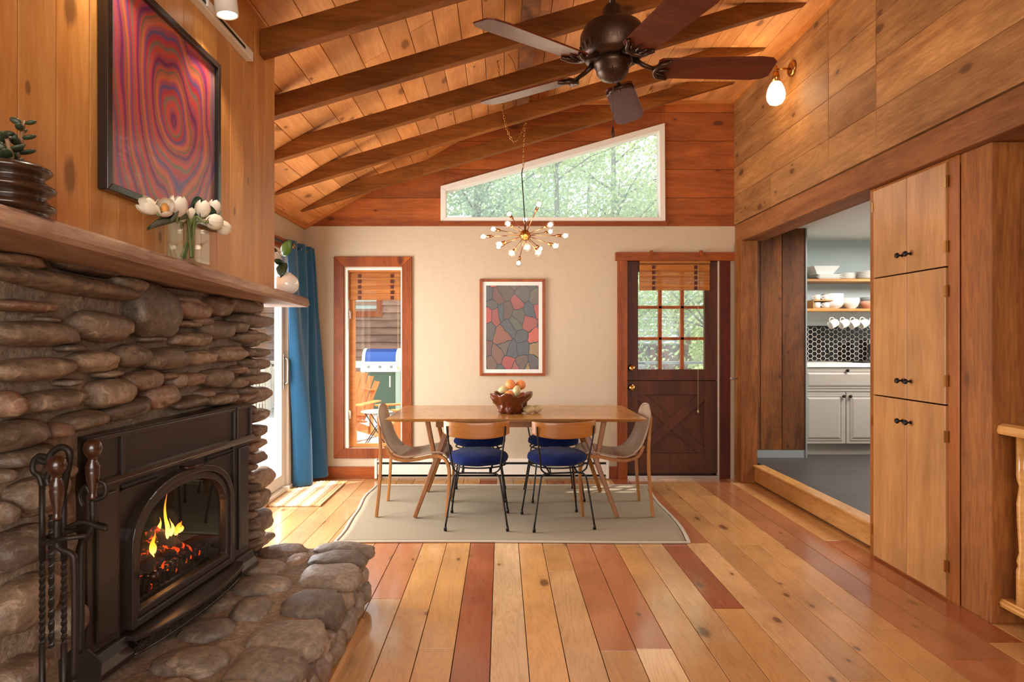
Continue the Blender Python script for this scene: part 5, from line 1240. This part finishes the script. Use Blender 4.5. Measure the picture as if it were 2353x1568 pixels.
def chain(U, pts, link=.026, r=.0022):
    path = catmull(pts, 24); L = [0]
    for a, b in zip(path, path[1:]): L.append(L[-1] + (b - a).length)
    n = int(L[-1] / (link * .78)); j = 0
    for i in range(n):
        s_ = (i + .5) * L[-1] / n
        while j < len(L) - 2 and L[j + 1] < s_: j += 1
        p = path[j].lerp(path[j + 1], (s_ - L[j]) / max(1e-6, L[j + 1] - L[j])); d = (path[j + 1] - path[j]).normalized()
        sd = d.cross(Vector((.3, 1, .2)) if i % 2 else Vector((1, -.2, .3))).normalized()
        U.tube([p + d * (link / 2 * math.cos(a * PI / 5)) + sd * (.0075 * math.sin(a * PI / 5)) for a in range(10)], r, 5, closed=True)
ch = thing('chandelier_chain', 'brass swag chain looping from the ceiling hook to the chandelier', 'chain', tuple(hc + Vector((0, 0, .07))))
hk = on_y(1207, 283, 4.90); U = MB()
chain(U, [on_y(1140, 130, 4.84), on_y(1146, 160, 4.84), on_y(1150, 210, 4.82), on_y(1157, 262, 4.82), on_y(1166, 300, 4.83), on_y(1181, 326, 4.85), on_y(1195, 312, 4.87), hk])
chain(U, [hk, on_y(1204, 330, 4.9), on_y(1202, 385, 4.9)]); U.build('chain_links', M['brass'], ch)
U = MB(); U.tube(catmull([on_y(1202, 385, 4.9), on_y(1199, 400, 4.9), on_y(1201, 430, 4.9), hc + Vector((0, 0, .07))], 6), .004, 7); U.tube(catmull([on_y(1140, 128, 4.83), on_y(1165, 124, 4.84), on_y(1183, 150, 4.86), on_y(1190, 200, 4.86)], 6), .0018, 5); U.build('cord', M['black'], ch)
U = MB(); U.tube([hk + Vector((0, 0, .025)), hk, hk + Vector((.008, 0, -.005)), hk + Vector((.012, 0, .006))], .0025, 6); U.build('hook', M['brass'], ch)
U = MB(); cp = on_y(1137, 127, 4.84); U.box(cp.x - .03, cp.x + .02, cp.y - .02, cp.y + .02, cp.z - .01, cp.z + .02); U.build('ceiling_plug', M['white'], ch, bevel=.003)
# ---- wall sconce
q = Vector((2.205, 4.80, 3.38))
t = thing('wall_sconce', 'brass wall sconce with a glowing white globe on the cedar right wall', 'wall lamp', tuple(q))
U = MB(); U.lathe([(0, 0), (.058, 0), (.058, .012), (.048, .022), (0, .022)], (2.214, 4.80, 3.385), 28, (-1, 0, 0)); U.build('wall_plate', M['brass'], t)
U = MB(); U.tube([(2.20, 4.80, 3.385), (2.085, 4.80, 3.385)], .008, 10); U.tube([(2.085, 4.80, 3.405), (2.085, 4.80, 3.35)], .009, 10); U.lathe([(.012, 0), (.020, 0), (.033, -.085), (.012, -.085)], (2.085, 4.80, 3.365), 24); U.build('arm_and_cup', M['brass'], t)
U = MB(); U.lathe([(.031, 3.283), (.046, 3.262), (.061, 3.225), (.068, 3.185), (.063, 3.150), (.046, 3.122), (.02, 3.110), (0, 3.108)], (2.085, 4.80, 0), 28, caps=False); U.build('globe', M['sconce'], t)
lamp('sconce_light', 'POINT', (2.04, 4.80, 3.19), 10, (1, .76, .48), .075)
# ------------------------------------------------------------------ kitchen
kc = thing('kitchen_cabinet', 'pale grey kitchen base cabinet with wide drawer and panelled doors', 'cabinet', (3.6, 6.65, .158)); ky = 6.36
U = MB(); U.box(3.015, 4.6, ky + .02, 6.96, .27, 1.045); U.box(3.015, 4.6, ky + .055, 6.96, .158, .27); U.build('body', M['kcab'], kc)
def front(name, x0, x1, z0, z1, knobs):
    U = MB(); U.box(x0, x1, ky, ky + .02, z0, z1); rim = .045
    for k, (i_, d_) in enumerate(((rim, .006), (rim + .022, -.004))):
        pass
    d = U.build(name, M['kcab'], kc, bevel=.003)
    U = MB(); a, b, c, e = x0 + .05, x1 - .05, z0 + .045, z1 - .045
    o = [(a, c), (b, c), (b, e), (a, e)]; i_ = [(a + .022, c + .022), (b - .022, c + .022), (b - .022, e - .022), (a + .022, e - .022)]
    vs = [(p[0], ky - .0005, p[1]) for p in o] + [(p[0], ky - .009, p[1]) for p in i_]; U.add(vs, [(0, 1, 5, 4), (1, 2, 6, 5), (2, 3, 7, 6), (3, 0, 4, 7), (4, 5, 6, 7)], (.5, .5, .5)); U.build('raised_panel', M['kcab'], d)
    U = MB()
    for r0, r1 in ((a - .012, a - .002), (b + .002, b + .012)): U.box(r0, r1, ky - .005, ky, c - .012, e + .012)
    U.box(a - .002, b + .002, ky - .005, ky, e + .002, e + .012); U.box(a - .002, b + .002, ky - .005, ky, c - .012, c - .002); U.build('moulding', M['kcab'], d, bevel=.002)
    for kx, kz in knobs:
        U = MB(); U.lathe([(0, 0), (.008, 0), (.006, .012), (.014, .02), (.016, .028), (0, .034)], (kx, ky, kz), 14, (0, -1, 0)); U.build('knob', M['black'], d)
front('drawer', 3.022, 3.905, .80, 1.042, [(3.474, 1.015)])
front('door', 3.022, 3.466, .275, .793, [(3.437, .755)]); front('door', 3.472, 3.905, .275, .793, [(3.503, .755)])
front('drawer', 3.912, 4.6, .80, 1.042, [(4.25, 1.0)]); front('door', 3.912, 4.6, .275, .793, [(3.95, .76)])
U = MB(); U.box(3.013, 4.62, ky - .012, 6.965, 1.046, 1.082); tag(U.build('countertop', M['counter'], bevel=.003), 'white countertop on the grey kitchen cabinet', 'countertop')
for z_, lab, zz in ((1.945, 'upper oak wall shelf stacked with plates in the kitchen', 0), (1.63, 'lower oak wall shelf with bowls above the hanging mugs', 1)):
    U = MB(); U.box(3.013 if zz == 0 else 3.013, 4.5, 6.70, 6.975, z_, z_ + .026)
    sh = tag(U.build('wall_shelf', M['butcher'], bevel=.002), lab, 'shelf', 'oak shelves in the kitchen')
    U = MB(); x = 3.20; U.box(x - .014, x + .014, 6.715, 6.74, z_ - .085, z_ - .001); U.bar((x, 6.725, z_ - .085), (x, 6.965, z_ - .27), .028, .012, up=(1, 0, 0)); U.box(x - .014, x + .014, 6.965, 6.978, z_ - .29, z_); U.build('shelf_bracket', M['white'], sh)
def on_shelf(px): return (px - CX) / (F / 6.80)
# top shelf
z0 = 1.972
for k in range(3):
    x = on_shelf(1898); U = MB(); w_ = .15 - .004 * k; U.add([(x - .10 - .0, 6.72, z0 + k * .018), (x + .10, 6.72, z0 + k * .018), (x + .10, 6.90, z0 + k * .018), (x - .10, 6.90, z0 + k * .018), (x - w_, 6.705, z0 + .016 + k * .018), (x + w_, 6.705, z0 + .016 + k * .018), (x + w_, 6.96, z0 + .016 + k * .018), (x - w_, 6.96, z0 + .016 + k * .018)],
          [(3, 2, 1, 0), (0, 1, 5, 4), (1, 2, 6, 5), (2, 3, 7, 6), (3, 0, 4, 7), (4, 5, 6, 7)]); tag(U.build('square_plate', M['ceramic'], bevel=.002), ['bottom', 'middle', 'top'][k] + ' white rectangular platter under the angular bowl on the upper shelf', 'plate', 'square platters on the upper shelf')
x = on_shelf(1888) + .01; zb = z0 + .054; U = MB(); a, b = .085, .14
o1 = [(x - a, 6.75), (x + a, 6.75), (x + a, 6.91), (x - a, 6.91)]; o2 = [(x - b, 6.705), (x + b, 6.705), (x + b, 6.955), (x - b, 6.955)]; i2 = [(x - b + .01, 6.715), (x + b - .01, 6.715), (x + b - .01, 6.945), (x - b + .01, 6.945)]
U.add([(p[0], p[1], zb) for p in o1] + [(p[0], p[1], zb + .085) for p in o2] + [(p[0], p[1], zb + .085) for p in i2] + [(p[0] * .98 + x * .02, p[1], zb + .012) for p in o1],
      [(3, 2, 1, 0)] + [(i, (i + 1) % 4, 4 + (i + 1) % 4, 4 + i) for i in range(4)] + [(4 + i, 4 + (i + 1) % 4, 8 + (i + 1) % 4, 8 + i) for i in range(4)] + [(8 + i, 8 + (i + 1) % 4, 12 + (i + 1) % 4, 12 + i) for i in range(4)] + [(12, 13, 14, 15)])
tag(U.build('serving_bowl', M['ceramic'], bevel=.002), 'white angular serving bowl on the square platters, upper kitchen shelf', 'bowl')
def plate(c, r, h, name, label, group, mat='ceramic', cat='plate'):
    U = MB(); U.lathe([(0, 0), (r * .55, 0), (r * .6, h * .3), (r, h * .85), (r, h), (r * .95, h), (r * .58, h * .5), (0, h * .45)], c, 30); return tag(U.build(name, M[mat]), label, cat, group)
ORD = ['bottom', 'second', 'third', 'fourth', 'top', 'sixth']
for k in range(5): plate((on_shelf(1947), 6.82, z0 + k * .0135), .095, .015, 'side_plate', ORD[k] + ' plate from below in the left round white stack, upper shelf', 'white side plates on the upper shelf')
for k in range(5): plate((on_shelf(1996), 6.82, z0 + k * .017), .125, .018, 'dinner_plate', ORD[k] + ' plate from below in the larger right-hand stack, upper shelf', 'white dinner plates on the upper shelf')
# lower shelf
z0 = 1.657
def bowl(c, r, h, name, label, group, mat='ceramic'):
    U = MB(); U.lathe([(0, 0), (r * .5, 0), (r * .52, h * .06), (r * .82, h * .28), (r * .97, h * .6), (r, h), (r * .95, h), (r * .90, h * .6), (r * .7, h * .3), (0, h * .12)], c, 32); return tag(U.build(name, M[mat]), label, 'bowl', group)
for k in range(4): bowl((on_shelf(1917), 6.83, z0 + k * .026), .108, .085, 'soup_bowl', ORD[min(k, 2) if k < 3 else 4] + ' bowl of the tall white stack on the lower shelf', 'stacked white soup bowls')
bowl((on_shelf(1959), 6.83, z0), .085, .115, 'mixing_bowl', 'single deep white bowl on the lower kitchen shelf', None)
bowl((on_shelf(2001), 6.83, z0), .090, .085, 'pink_bowl', 'salmon pink bowl at the right of the lower shelf', None, 'pink')
bowl((on_shelf(2001), 6.83, z0 + .055), .088, .070, 'grey_bowl', 'grey bowl stacked in the pink bowl on the lower shelf', None, 'greyc')
def mug_mesh(c, r, h, ax=(0, 0, 1), hang=(1, 0, 0), mat=None):
    c = Vector(c); ax = Vector(ax).normalized(); hg = Vector(hang); hg = (hg - ax * hg.dot(ax)).normalized()
    B = MB(); B.lathe([(0, 0), (r * .72, 0), (r * .9, h * .12), (r, h * .5), (r * .98, h), (r * .90, h), (r * .9, h * .5), (r * .75, h * .12), (0, h * .1)], c, 26, ax)
    Hn = MB(); Hn.tube([c + ax * (h * .5 + h * .30 * math.sin(a * PI / 8)) + hg * (r * .92 + r * .62 * math.cos(a * PI / 8)) for a in range(-4, 5)], r * .13, 8)
    return B, Hn
def mug(name, label, cat, grp, c, r, h, ax=(0, 0, 1), hang=(1, 0, 0)):
    t = thing(name, label, cat, tuple(c), group=grp); B, Hn = mug_mesh(c, r, h, ax, hang); B.build('mug_body', M['ceramic'], t); Hn.build('handle', M['ceramic'], t); return t
for i, px in enumerate((1915.5, 1940, 1963, 1985.5, 2008)):
    x = on_shelf(px); ax = Vector((-.86, -.22, .42 - .0 * i)).normalized(); U = MB(); hx = x - .028
    hz = 1.63; U.tube([(hx, 6.80, hz), (hx, 6.80, hz - .028), (hx + .008, 6.80, hz - .038), (hx + .014, 6.80, hz - .03)], .002, 6); tag(U.build('cup_hook', M['chrome']), ['first', 'second', 'third', 'fourth', 'fifth'][i] + ' cup hook from the left under the lower shelf, with a mug', 'hook', 'cup hooks under the lower shelf')
    c = Vector((x + .038, 6.80, hz - .112)); up = Vector((-.42, 0, .9)); cdir = Vector((-.90, -.10, -.42)).normalized()
    mug('hanging_mug', ['leftmost', 'second', 'third', 'fourth', 'fifth'][i] + (' white mug' if i == 0 else ' white mug from the left') + ' hanging under the lower kitchen shelf', 'mug', 'white mugs hanging from hooks', c, .046, .092, cdir, up)
x = on_shelf(1894); U = MB(); U.tube([(x - .11 + .0, 6.80, z0 + .004), (x + .055, 6.80, z0 + .004)], .002, 4); U.box(x - .15, x + .062, 6.73, 6.90, z0, z0 + .010); U.box(x - .15, x + .062, 6.73, 6.90, z0 + .082, z0 + .092); U.box(x - .15, x - .14, 6.74, 6.89, z0 + .01, z0 + .082)
tag(U.build('cup_rack', M['butcher'], bevel=.002), 'small two-level wooden rack for cups at the left of the lower shelf', 'rack')
for i, (dx, dz, lab) in enumerate(((.012, .0105, 'right espresso cup on the lower level of the wooden rack'), (.012, .0925, 'right espresso cup on top of the wooden rack'), (-.085, .0105, 'left espresso cup on the lower level of the wooden rack'), (-.085, .0925, 'left espresso cup on top of the wooden rack'))):
    mug('espresso_cup', lab, 'cup', 'espresso cups on the wooden rack', (x + dx, 6.79, z0 + dz), .038, .058, (0, 0, 1), (-1, -.3, 0))
t = thing('electric_kettle', 'brushed steel kettle on the white kitchen countertop', 'kettle', (3.98, 6.66, 1.082)); c = (3.98, 6.66, 1.082)
U = MB(); U.lathe([(0, .012), (.078, .012), (.080, .03), (.070, .12), (.058, .19), (.050, .215), (.02, .225), (0, .226)], c, 32); U.build('kettle_body', M['steel'], t)
U = MB(); U.lathe([(0, 0), (.085, 0), (.085, .012), (0, .012)], c, 28); U.build('power_base', M['black'], t)
U = MB(); U.tube(catmull([(3.915, 6.66, 1.28), (3.885, 6.66, 1.27), (3.88, 6.66, 1.18), (3.91, 6.66, 1.13)], 5), .009, 8); U.build('handle', M['black'], t)
U = MB(); U.tube(catmull([(3.70, 6.66, 1.086), (3.76, 6.60, 1.087), (3.84, 6.62, 1.086), (3.80, 6.70, 1.088), (3.72, 6.80, 1.087), (3.64, 6.93, 1.10), (3.60, 6.96, 1.2), (3.58, 6.96, 1.27)], 6), .004, 6); U.tube(catmull([(3.74, 6.58, 1.086), (3.86, 6.52, 1.087), (3.93, 6.50, 1.086)], 6), .004, 6); tag(U.build('power_cord', M['black']), 'black cord curled on the countertop beside the kettle', 'cord')
mug('counter_cup', 'white cup on the countertop behind the kettle', 'cup', None, (4.04, 6.86, 1.30 - .218), .04, .24)
# ------------------------------------------------------------------ outside
ZD = -.14
U = MB()
for i in range(58): U.box(-9.0, 4.5, YB + .15 + i * .145, YB + .145 + (i + 1) * .145 - .006, ZD - .03, ZD)
for i in range(46): U.box(-9.0, -2.03, YB + .145 - (i + 1) * .145, YB + .139 - i * .145, ZD - .03, ZD)
struct(U.build('ground_deck', M['deck']))
U = MB(); U.grid(lambda u, v: Vector((-60 + 120 * u, -20 + 130 * v, -1.2 + .5 * mnoise.noise(Vector((u * 9, v * 9, 0))) + (max(0, v - .35) * 7))), 50, 50); struct(U.build('ground', M['soil']))
# neighbouring clapboard house across the deck
hs = thing('clapboard_house', 'brown clapboard house wall across the deck, seen through the narrow window', 'house', (-3.5, 13.6, ZD))
U = MB(); z = ZD; 
while z < 3.9: U.prism([(13.6, z), (13.545, z), (13.585, z + .162), (13.6, z + .162)], 'x', -8.6, -.9, (rng.random(), rng.random(), rng.random())); z += .158
U.box(-8.6, -.9, 13.6, 16, ZD, 3.9, (.5, .5, .5)); U.build('clapboard_wall', M['siding'], hs)
U = MB(); frame_rect(U, -4.6, -2.565, 1.82, 3.0, .12, 13.54, 13.6); w_ = U.build('window', M['trimv'], hs)
U = MB(); U.box(-4.48, -2.685, 13.565, 13.57, 1.94, 2.88); 
U.build('window_glass', plain('reflective_window', 'aebcae', .08, 0, var=.3, spec=.8, nscale=4), w_)
U = MB(); U.prism([(13.3, 3.9), (16, 3.9), (14.6, 4.2)], 'x', -8.9, -.7); U.build('roof', M['roofg'], hs)
# grill
g = thing('gas_grill', 'gas barbecue grill with a blue lid on the deck beyond the window', 'grill', (-2.40, 12.6, ZD)); gx, gy = -2.37, 12.6
blue = plain('blue_enamel_lid', '3a5fa8', .2, .2)
U = MB(); n = 12
pr = [(gy - .28 + .56 * (1 - math.cos(i * PI / n)) / 2, .90 + .25 * math.sin(i * PI / n) ** .8) for i in range(n + 1)]; U.prism(pr, 'x', gx - .30, gx + .30); U.build('lid', blue, g)
for sx in (-1, 1):
    U = MB(); pr2 = [(gy + (p[0] - gy) * 1.06, .895 + (p[1] - .90) * 1.06) for p in pr]; U.prism(pr2, 'x', gx + sx * .30, gx + sx * .36); U.build('lid_end', M['kceil'], g)
    U = MB(); U.box(gx + sx * .38 if sx > 0 else gx - .74, gx + .74 if sx > 0 else gx - .38, gy - .28, gy + .28, .78, .90); U.build('side_table', M['kceil'], g)
U = MB(); U.box(gx - .38, gx + .38, gy - .32, gy + .28, .70, .90); U.build('control_panel', M['kceil'], g)
for k in (-1, 0, 1): U = MB(); U.lathe([(0, 0), (.026, 0), (.022, .03), (0, .03)], (gx + k * .22, gy - .32, .80), 12, (0, -1, 0)); U.build('knob', M['greyc'], g)
U = MB()
for sx in (-1, 1): U.box(gx + sx * .34 - .045, gx + sx * .34 + .045, gy - .28, gy - .24, ZD, .70); U.box(gx + sx * .34 - .045, gx + sx * .34 + .045, gy + .24, gy + .28, ZD, .70)
U.build('cart_frame', plain('green_grey_metal', 'a8b8a4', .5), g)
U = MB(); U.box(gx - .29, gx + .29, gy - .25, gy - .235, ZD + .08, .69); U.build('cart_door', plain('dark_green_panel', '4c5f4c', .25), g)
U = MB(); U.box(gx + .17, gx + .195, gy - .265, gy - .25, .40, .62); U.build('door_handle', M['white'], g)
# adirondack chairs
def adir(loc, rz, label):
    t = thing('adirondack_chair', label, 'chair', loc, rz, group='orange slatted deck chairs'); m = M['adir']
    for k in range(7):
        a = (k - 3) / 3; U = MB(); h = .98 - .14 * a * a
        U.bar((a * .20, .10, .30), (a * .29, .42, h), .075, .018, up=(0, 1, 0), w2=.085); U.build('back_slat', m, t, local=True)
    U = MB(); U.bar((-.30, .32, .72), (.30, .32, .72), .05, .02); U.bar((-.26, .12, .36), (.26, .12, .36), .05, .02); U.build('back_rail', m, t, local=True)
    for k in range(6): U = MB(); U.box(-.26, .26, -.42 + k * .095, -.42 + k * .095 + .08, .36 - .02 * k, .38 - .02 * k); U.build('seat_slat', m, t, local=True)
    for sx in (-1, 1):
        U = MB(); U.box(sx * .36 - .065, sx * .36 + .065, -.48, .28, .55, .572); U.build('armrest', m, t, local=True, bevel=.01)
        U = MB(); U.box(sx * .30 - .012, sx * .30 + .012, -.42, -.32, 0, .55); U.build('leg', m, t, local=True)
        U = MB(); U.prism([(-.42, .24), (-.42, .36), (.5, .10), (.62, 0), (.45, 0)], 'x', sx * .27 - .012, sx * .27 + .012); U.build('leg', m, t, local=True)
        U = MB(); U.box(sx * .30 - .012, sx * .30 + .012, .14, .24, .1, .55); U.build('leg', m, t, local=True)
    return t
adir((-2.25, 9.15, ZD), R(-12), 'orange adirondack chair at the left of the narrow window view')
adir((-1.15, 8.6, ZD), R(-62), 'orange adirondack chair at the right of the narrow window view, turned sideways')
t = thing('folding_table', 'small white-topped folding table between the orange deck chairs', 'table', (-1.72, 8.7, ZD)); c = (-1.72, 8.7, ZD)
U = MB(); U.lathe([(0, .47), (.22, .47), (.22, .485), (0, .485)], c, 28); U.build('tabletop', M['white'], t)
for sy in (-.13, .13):
    for s_ in (-1, 1): U = MB(); U.bar((c[0] - s_ * .17, c[1] + sy, c[2]), (c[0] + s_ * .14, c[1] + sy, c[2] + .47), .012, .012); U.build('leg', M['black'], t)
# deck railings
def railing(name, x0, y0, x1, y1, top, mat, label, nb):
    t = thing(name, label, 'railing', ((x0 + x1) / 2, (y0 + y1) / 2, ZD)); a, b = Vector((x0, y0, 0)), Vector((x1, y1, 0))
    for z_, w_ in ((top, .09), (top - .12, .04), (ZD + .12, .04)): U = MB(); U.bar(a + Vector((0, 0, z_)), b + Vector((0, 0, z_)), w_, .035); U.build('rail', M[mat], t)
    n = int((b - a).length / 1.6) + 1
    for i in range(n + 1): p = a.lerp(b, i / n); U = MB(); U.box(p.x - .045, p.x + .045, p.y - .045, p.y + .045, ZD, top); U.build('post', M[mat], t)
    for i in range(nb): p = a.lerp(b, (i + .5) / nb); U = MB(); U.box(p.x - .016, p.x + .016, p.y - .016, p.y + .016, ZD + .12, top - .12); U.build('baluster', M[mat], t)
railing('deck_railing', -.7, 8.4, 4.4, 8.4, 1.02, 'greyc', 'grey deck railing seen through the dutch door panes', 36)
railing('deck_railing', -4.6, 6.2, -4.6, 14.0, .86, 'white', 'white deck railing outside the patio door', 50)
railing('deck_railing', -4.6, 13.5, -9.0, 13.2, .86, 'white', 'white deck railing at the far left of the deck', 30)
U = MB(); U.box(2.42, 2.56, 7.3, 7.44, ZD, 3.4); struct(U.build('roof_post', M['siding']))
# shed with pale roof beyond
sh = thing('garden_shed', 'brown cabin with pale shingled roof seen through the left door panes', 'house', (4.6, 20.5, -.8))
U = MB(); U.box(3.2, 6.0, 20, 22.5, -1, 1.35); U.build('wall', M['siding'], sh)
U = MB()
for k in range(9): U.bar((4.1 - .0 * k, 19.65 + k * .17, 1.25 + k * .19), (5.55, 19.65 + k * .17, 1.25 + k * .19), .21, .05, up=(0, -.5, 1))
U.build('roof', M['roofg'], sh)
for x_ in (4.0, 5.6): U = MB(); U.bar((x_, 19.55, 1.15), (x_, 21.1, 3.0), .10, .10); U.build('bargeboard', M['siding'], sh)
for x_ in (4.3, 4.75, 5.2): U = MB(); U.box(x_ - .06, x_ + .06, 19.9, 20, -1, 1.3); U.build('porch_post', M['trimv'], sh)
# trees: a trunk with boughs and a loose crown of leaves
def tree_mesh(seed, h, r, nl, size, crown0=.25):
    q = random.Random(seed); U = MB(); V = MB(); tips = []
    lean = Vector((q.uniform(-.5, .5), q.uniform(-.3, .3), 0)); pts = [Vector((0, 0, 0)) + lean * (i / 6) ** 2 + Vector((q.uniform(-.08, .08), q.uniform(-.08, .08), h * i / 6)) for i in range(7)]
    U.tube(pts, [.17 * h / 10 * (1 - .13 * i) for i in range(7)], 8)
    for i in range(26):
        f = q.uniform(crown0, .97); p = pts[min(int(f * 6), 5)].lerp(pts[min(int(f * 6), 5) + 1], f * 6 - int(f * 6)); a = q.uniform(0, 2 * PI); ln = r * q.uniform(.55, 1.0) * (1.1 - .55 * f)
        e = p + Vector((math.cos(a) * ln, math.sin(a) * ln, ln * q.uniform(.1, .7))); m = p.lerp(e, .5) + Vector((0, 0, ln * .08)); U.tube([p, m, e], [.035 * h / 10, .022 * h / 10, .008], 5)
        for k in range(4): tips.append(p.lerp(e, q.uniform(.35, 1.05)))
        for k in range(2): s_ = p.lerp(e, q.uniform(.3, .8)); e2 = s_ + Vector((q.uniform(-1, 1), q.uniform(-1, 1), q.uniform(-.2, .6))) * ln * .45; U.tube([s_, e2], [.012, .004], 4); tips += [e2, s_.lerp(e2, .6)]
    for i in range(nl):
        t_ = q.choice(tips); c = t_ + Vector((q.gauss(0, .42), q.gauss(0, .42), q.gauss(0, .30))) * (r / 3); n = Vector((q.gauss(0, 1), q.gauss(0, 1), q.gauss(0, 1))).normalized(); s_ = size * q.uniform(.6, 1.3)
        u = n.orthogonal().normalized(); w_ = n.cross(u); V.add([c - u * s_, c + w_ * s_ * .6, c + u * s_, c - w_ * s_ * .6], [(0, 1, 2, 3)], (q.random(), 0, 0))
    return U, V
protos = []
for i, (sd, h, r, nl, sz, c0, m) in enumerate(((11, 9.5, 3.0, 10500, .055, .16, 'fol'), (23, 11.5, 3.4, 11500, .058, .22, 'fol2'), (37, 8.0, 2.8, 9500, .055, .10, 'fol'))):
    U, V = tree_mesh(sd, h, r, nl, sz, c0); protos.append((U, V, m))
SP = [(0, 3.2, 17.5), (1, -.8, 18.5), (2, 1.3, 16.2), (0, -3.6, 19.5), (1, 6.0, 20.5), (2, 4.9, 15.0), (1, 1.0, 22.0), (0, 3.4, 24.0), (2, -2.4, 24), (1, 7.8, 17.5), (0, 9.5, 23), (2, -6.5, 21.5), (0, -7.2, 11.5), (1, -8.5, 14.0), (2, -6.6, 8.6), (0, -9.0, 6.8), (1, -10.5, 10), (2, 5.8, 28), (0, .2, 29), (1, 3.2, 33), (0, 9.0, 33), (2, 7.0, 24.5)]
first = {}
plc = lambda x, y: ('left of the patio door' if x < -5.5 else 'beyond the deck at the left' if x < -1.5 else 'beyond the gable window at the middle' if x < 2.5 else 'beyond the dutch door at the right')
nth = ['nearest', 'second nearest', 'third nearest', 'fourth nearest', 'fifth nearest', 'sixth nearest', 'seventh nearest', 'farthest', 'ninth', 'tenth']
order = {}
for i, (k, x, y) in sorted(enumerate(SP), key=lambda e: e[1][2]): order.setdefault(plc(x, y), []).append(i)
for i, (k, x, y) in enumerate(SP):
    g_ = plc(x, y); lab = 'leafy green tree ' + g_ + ', ' + nth[order[g_].index(i)] + ' of its row'; z = -1.0
    if k not in first:
        t = thing('leafy_tree', lab, 'tree', (x, y, z), group='trees beyond the deck'); U, V, m = protos[k]; U.build('trunk', M['bark'], t, local=True); V.build('foliage', M[m], t, local=True); first[k] = t
    else: dup(first[k], (x, y, z), rng.uniform(0, 6.28), lab)
V = MB(); q = random.Random(77)
for i in range(20000):
    x = q.uniform(-14, 16); y = q.uniform(15.5, 34) if x > -5 else q.uniform(5, 34); h = 2.0 + (y - 12) * .13 + mnoise.noise(Vector((x * .5, y * .5, 0))) * 1.6
    if 15 < y < 23 and abs(x - y * .215) < 1.0: continue
    z = -1.0 + abs(q.random()) * max(.4, h); c = Vector((x, y, z)); n = Vector((q.gauss(0, 1), q.gauss(0, 1), q.gauss(0, 1))).normalized(); s_ = q.uniform(.06, .12); u = n.orthogonal().normalized(); w_ = n.cross(u)
    V.add([c - u * s_, c + w_ * s_ * .6, c + u * s_, c - w_ * s_ * .6], [(0, 1, 2, 3)], (q.random(), 0, 0))
tag(V.build('undergrowth', M['fol']), 'pale green woodland undergrowth behind the deck', 'undergrowth', kind='stuff')
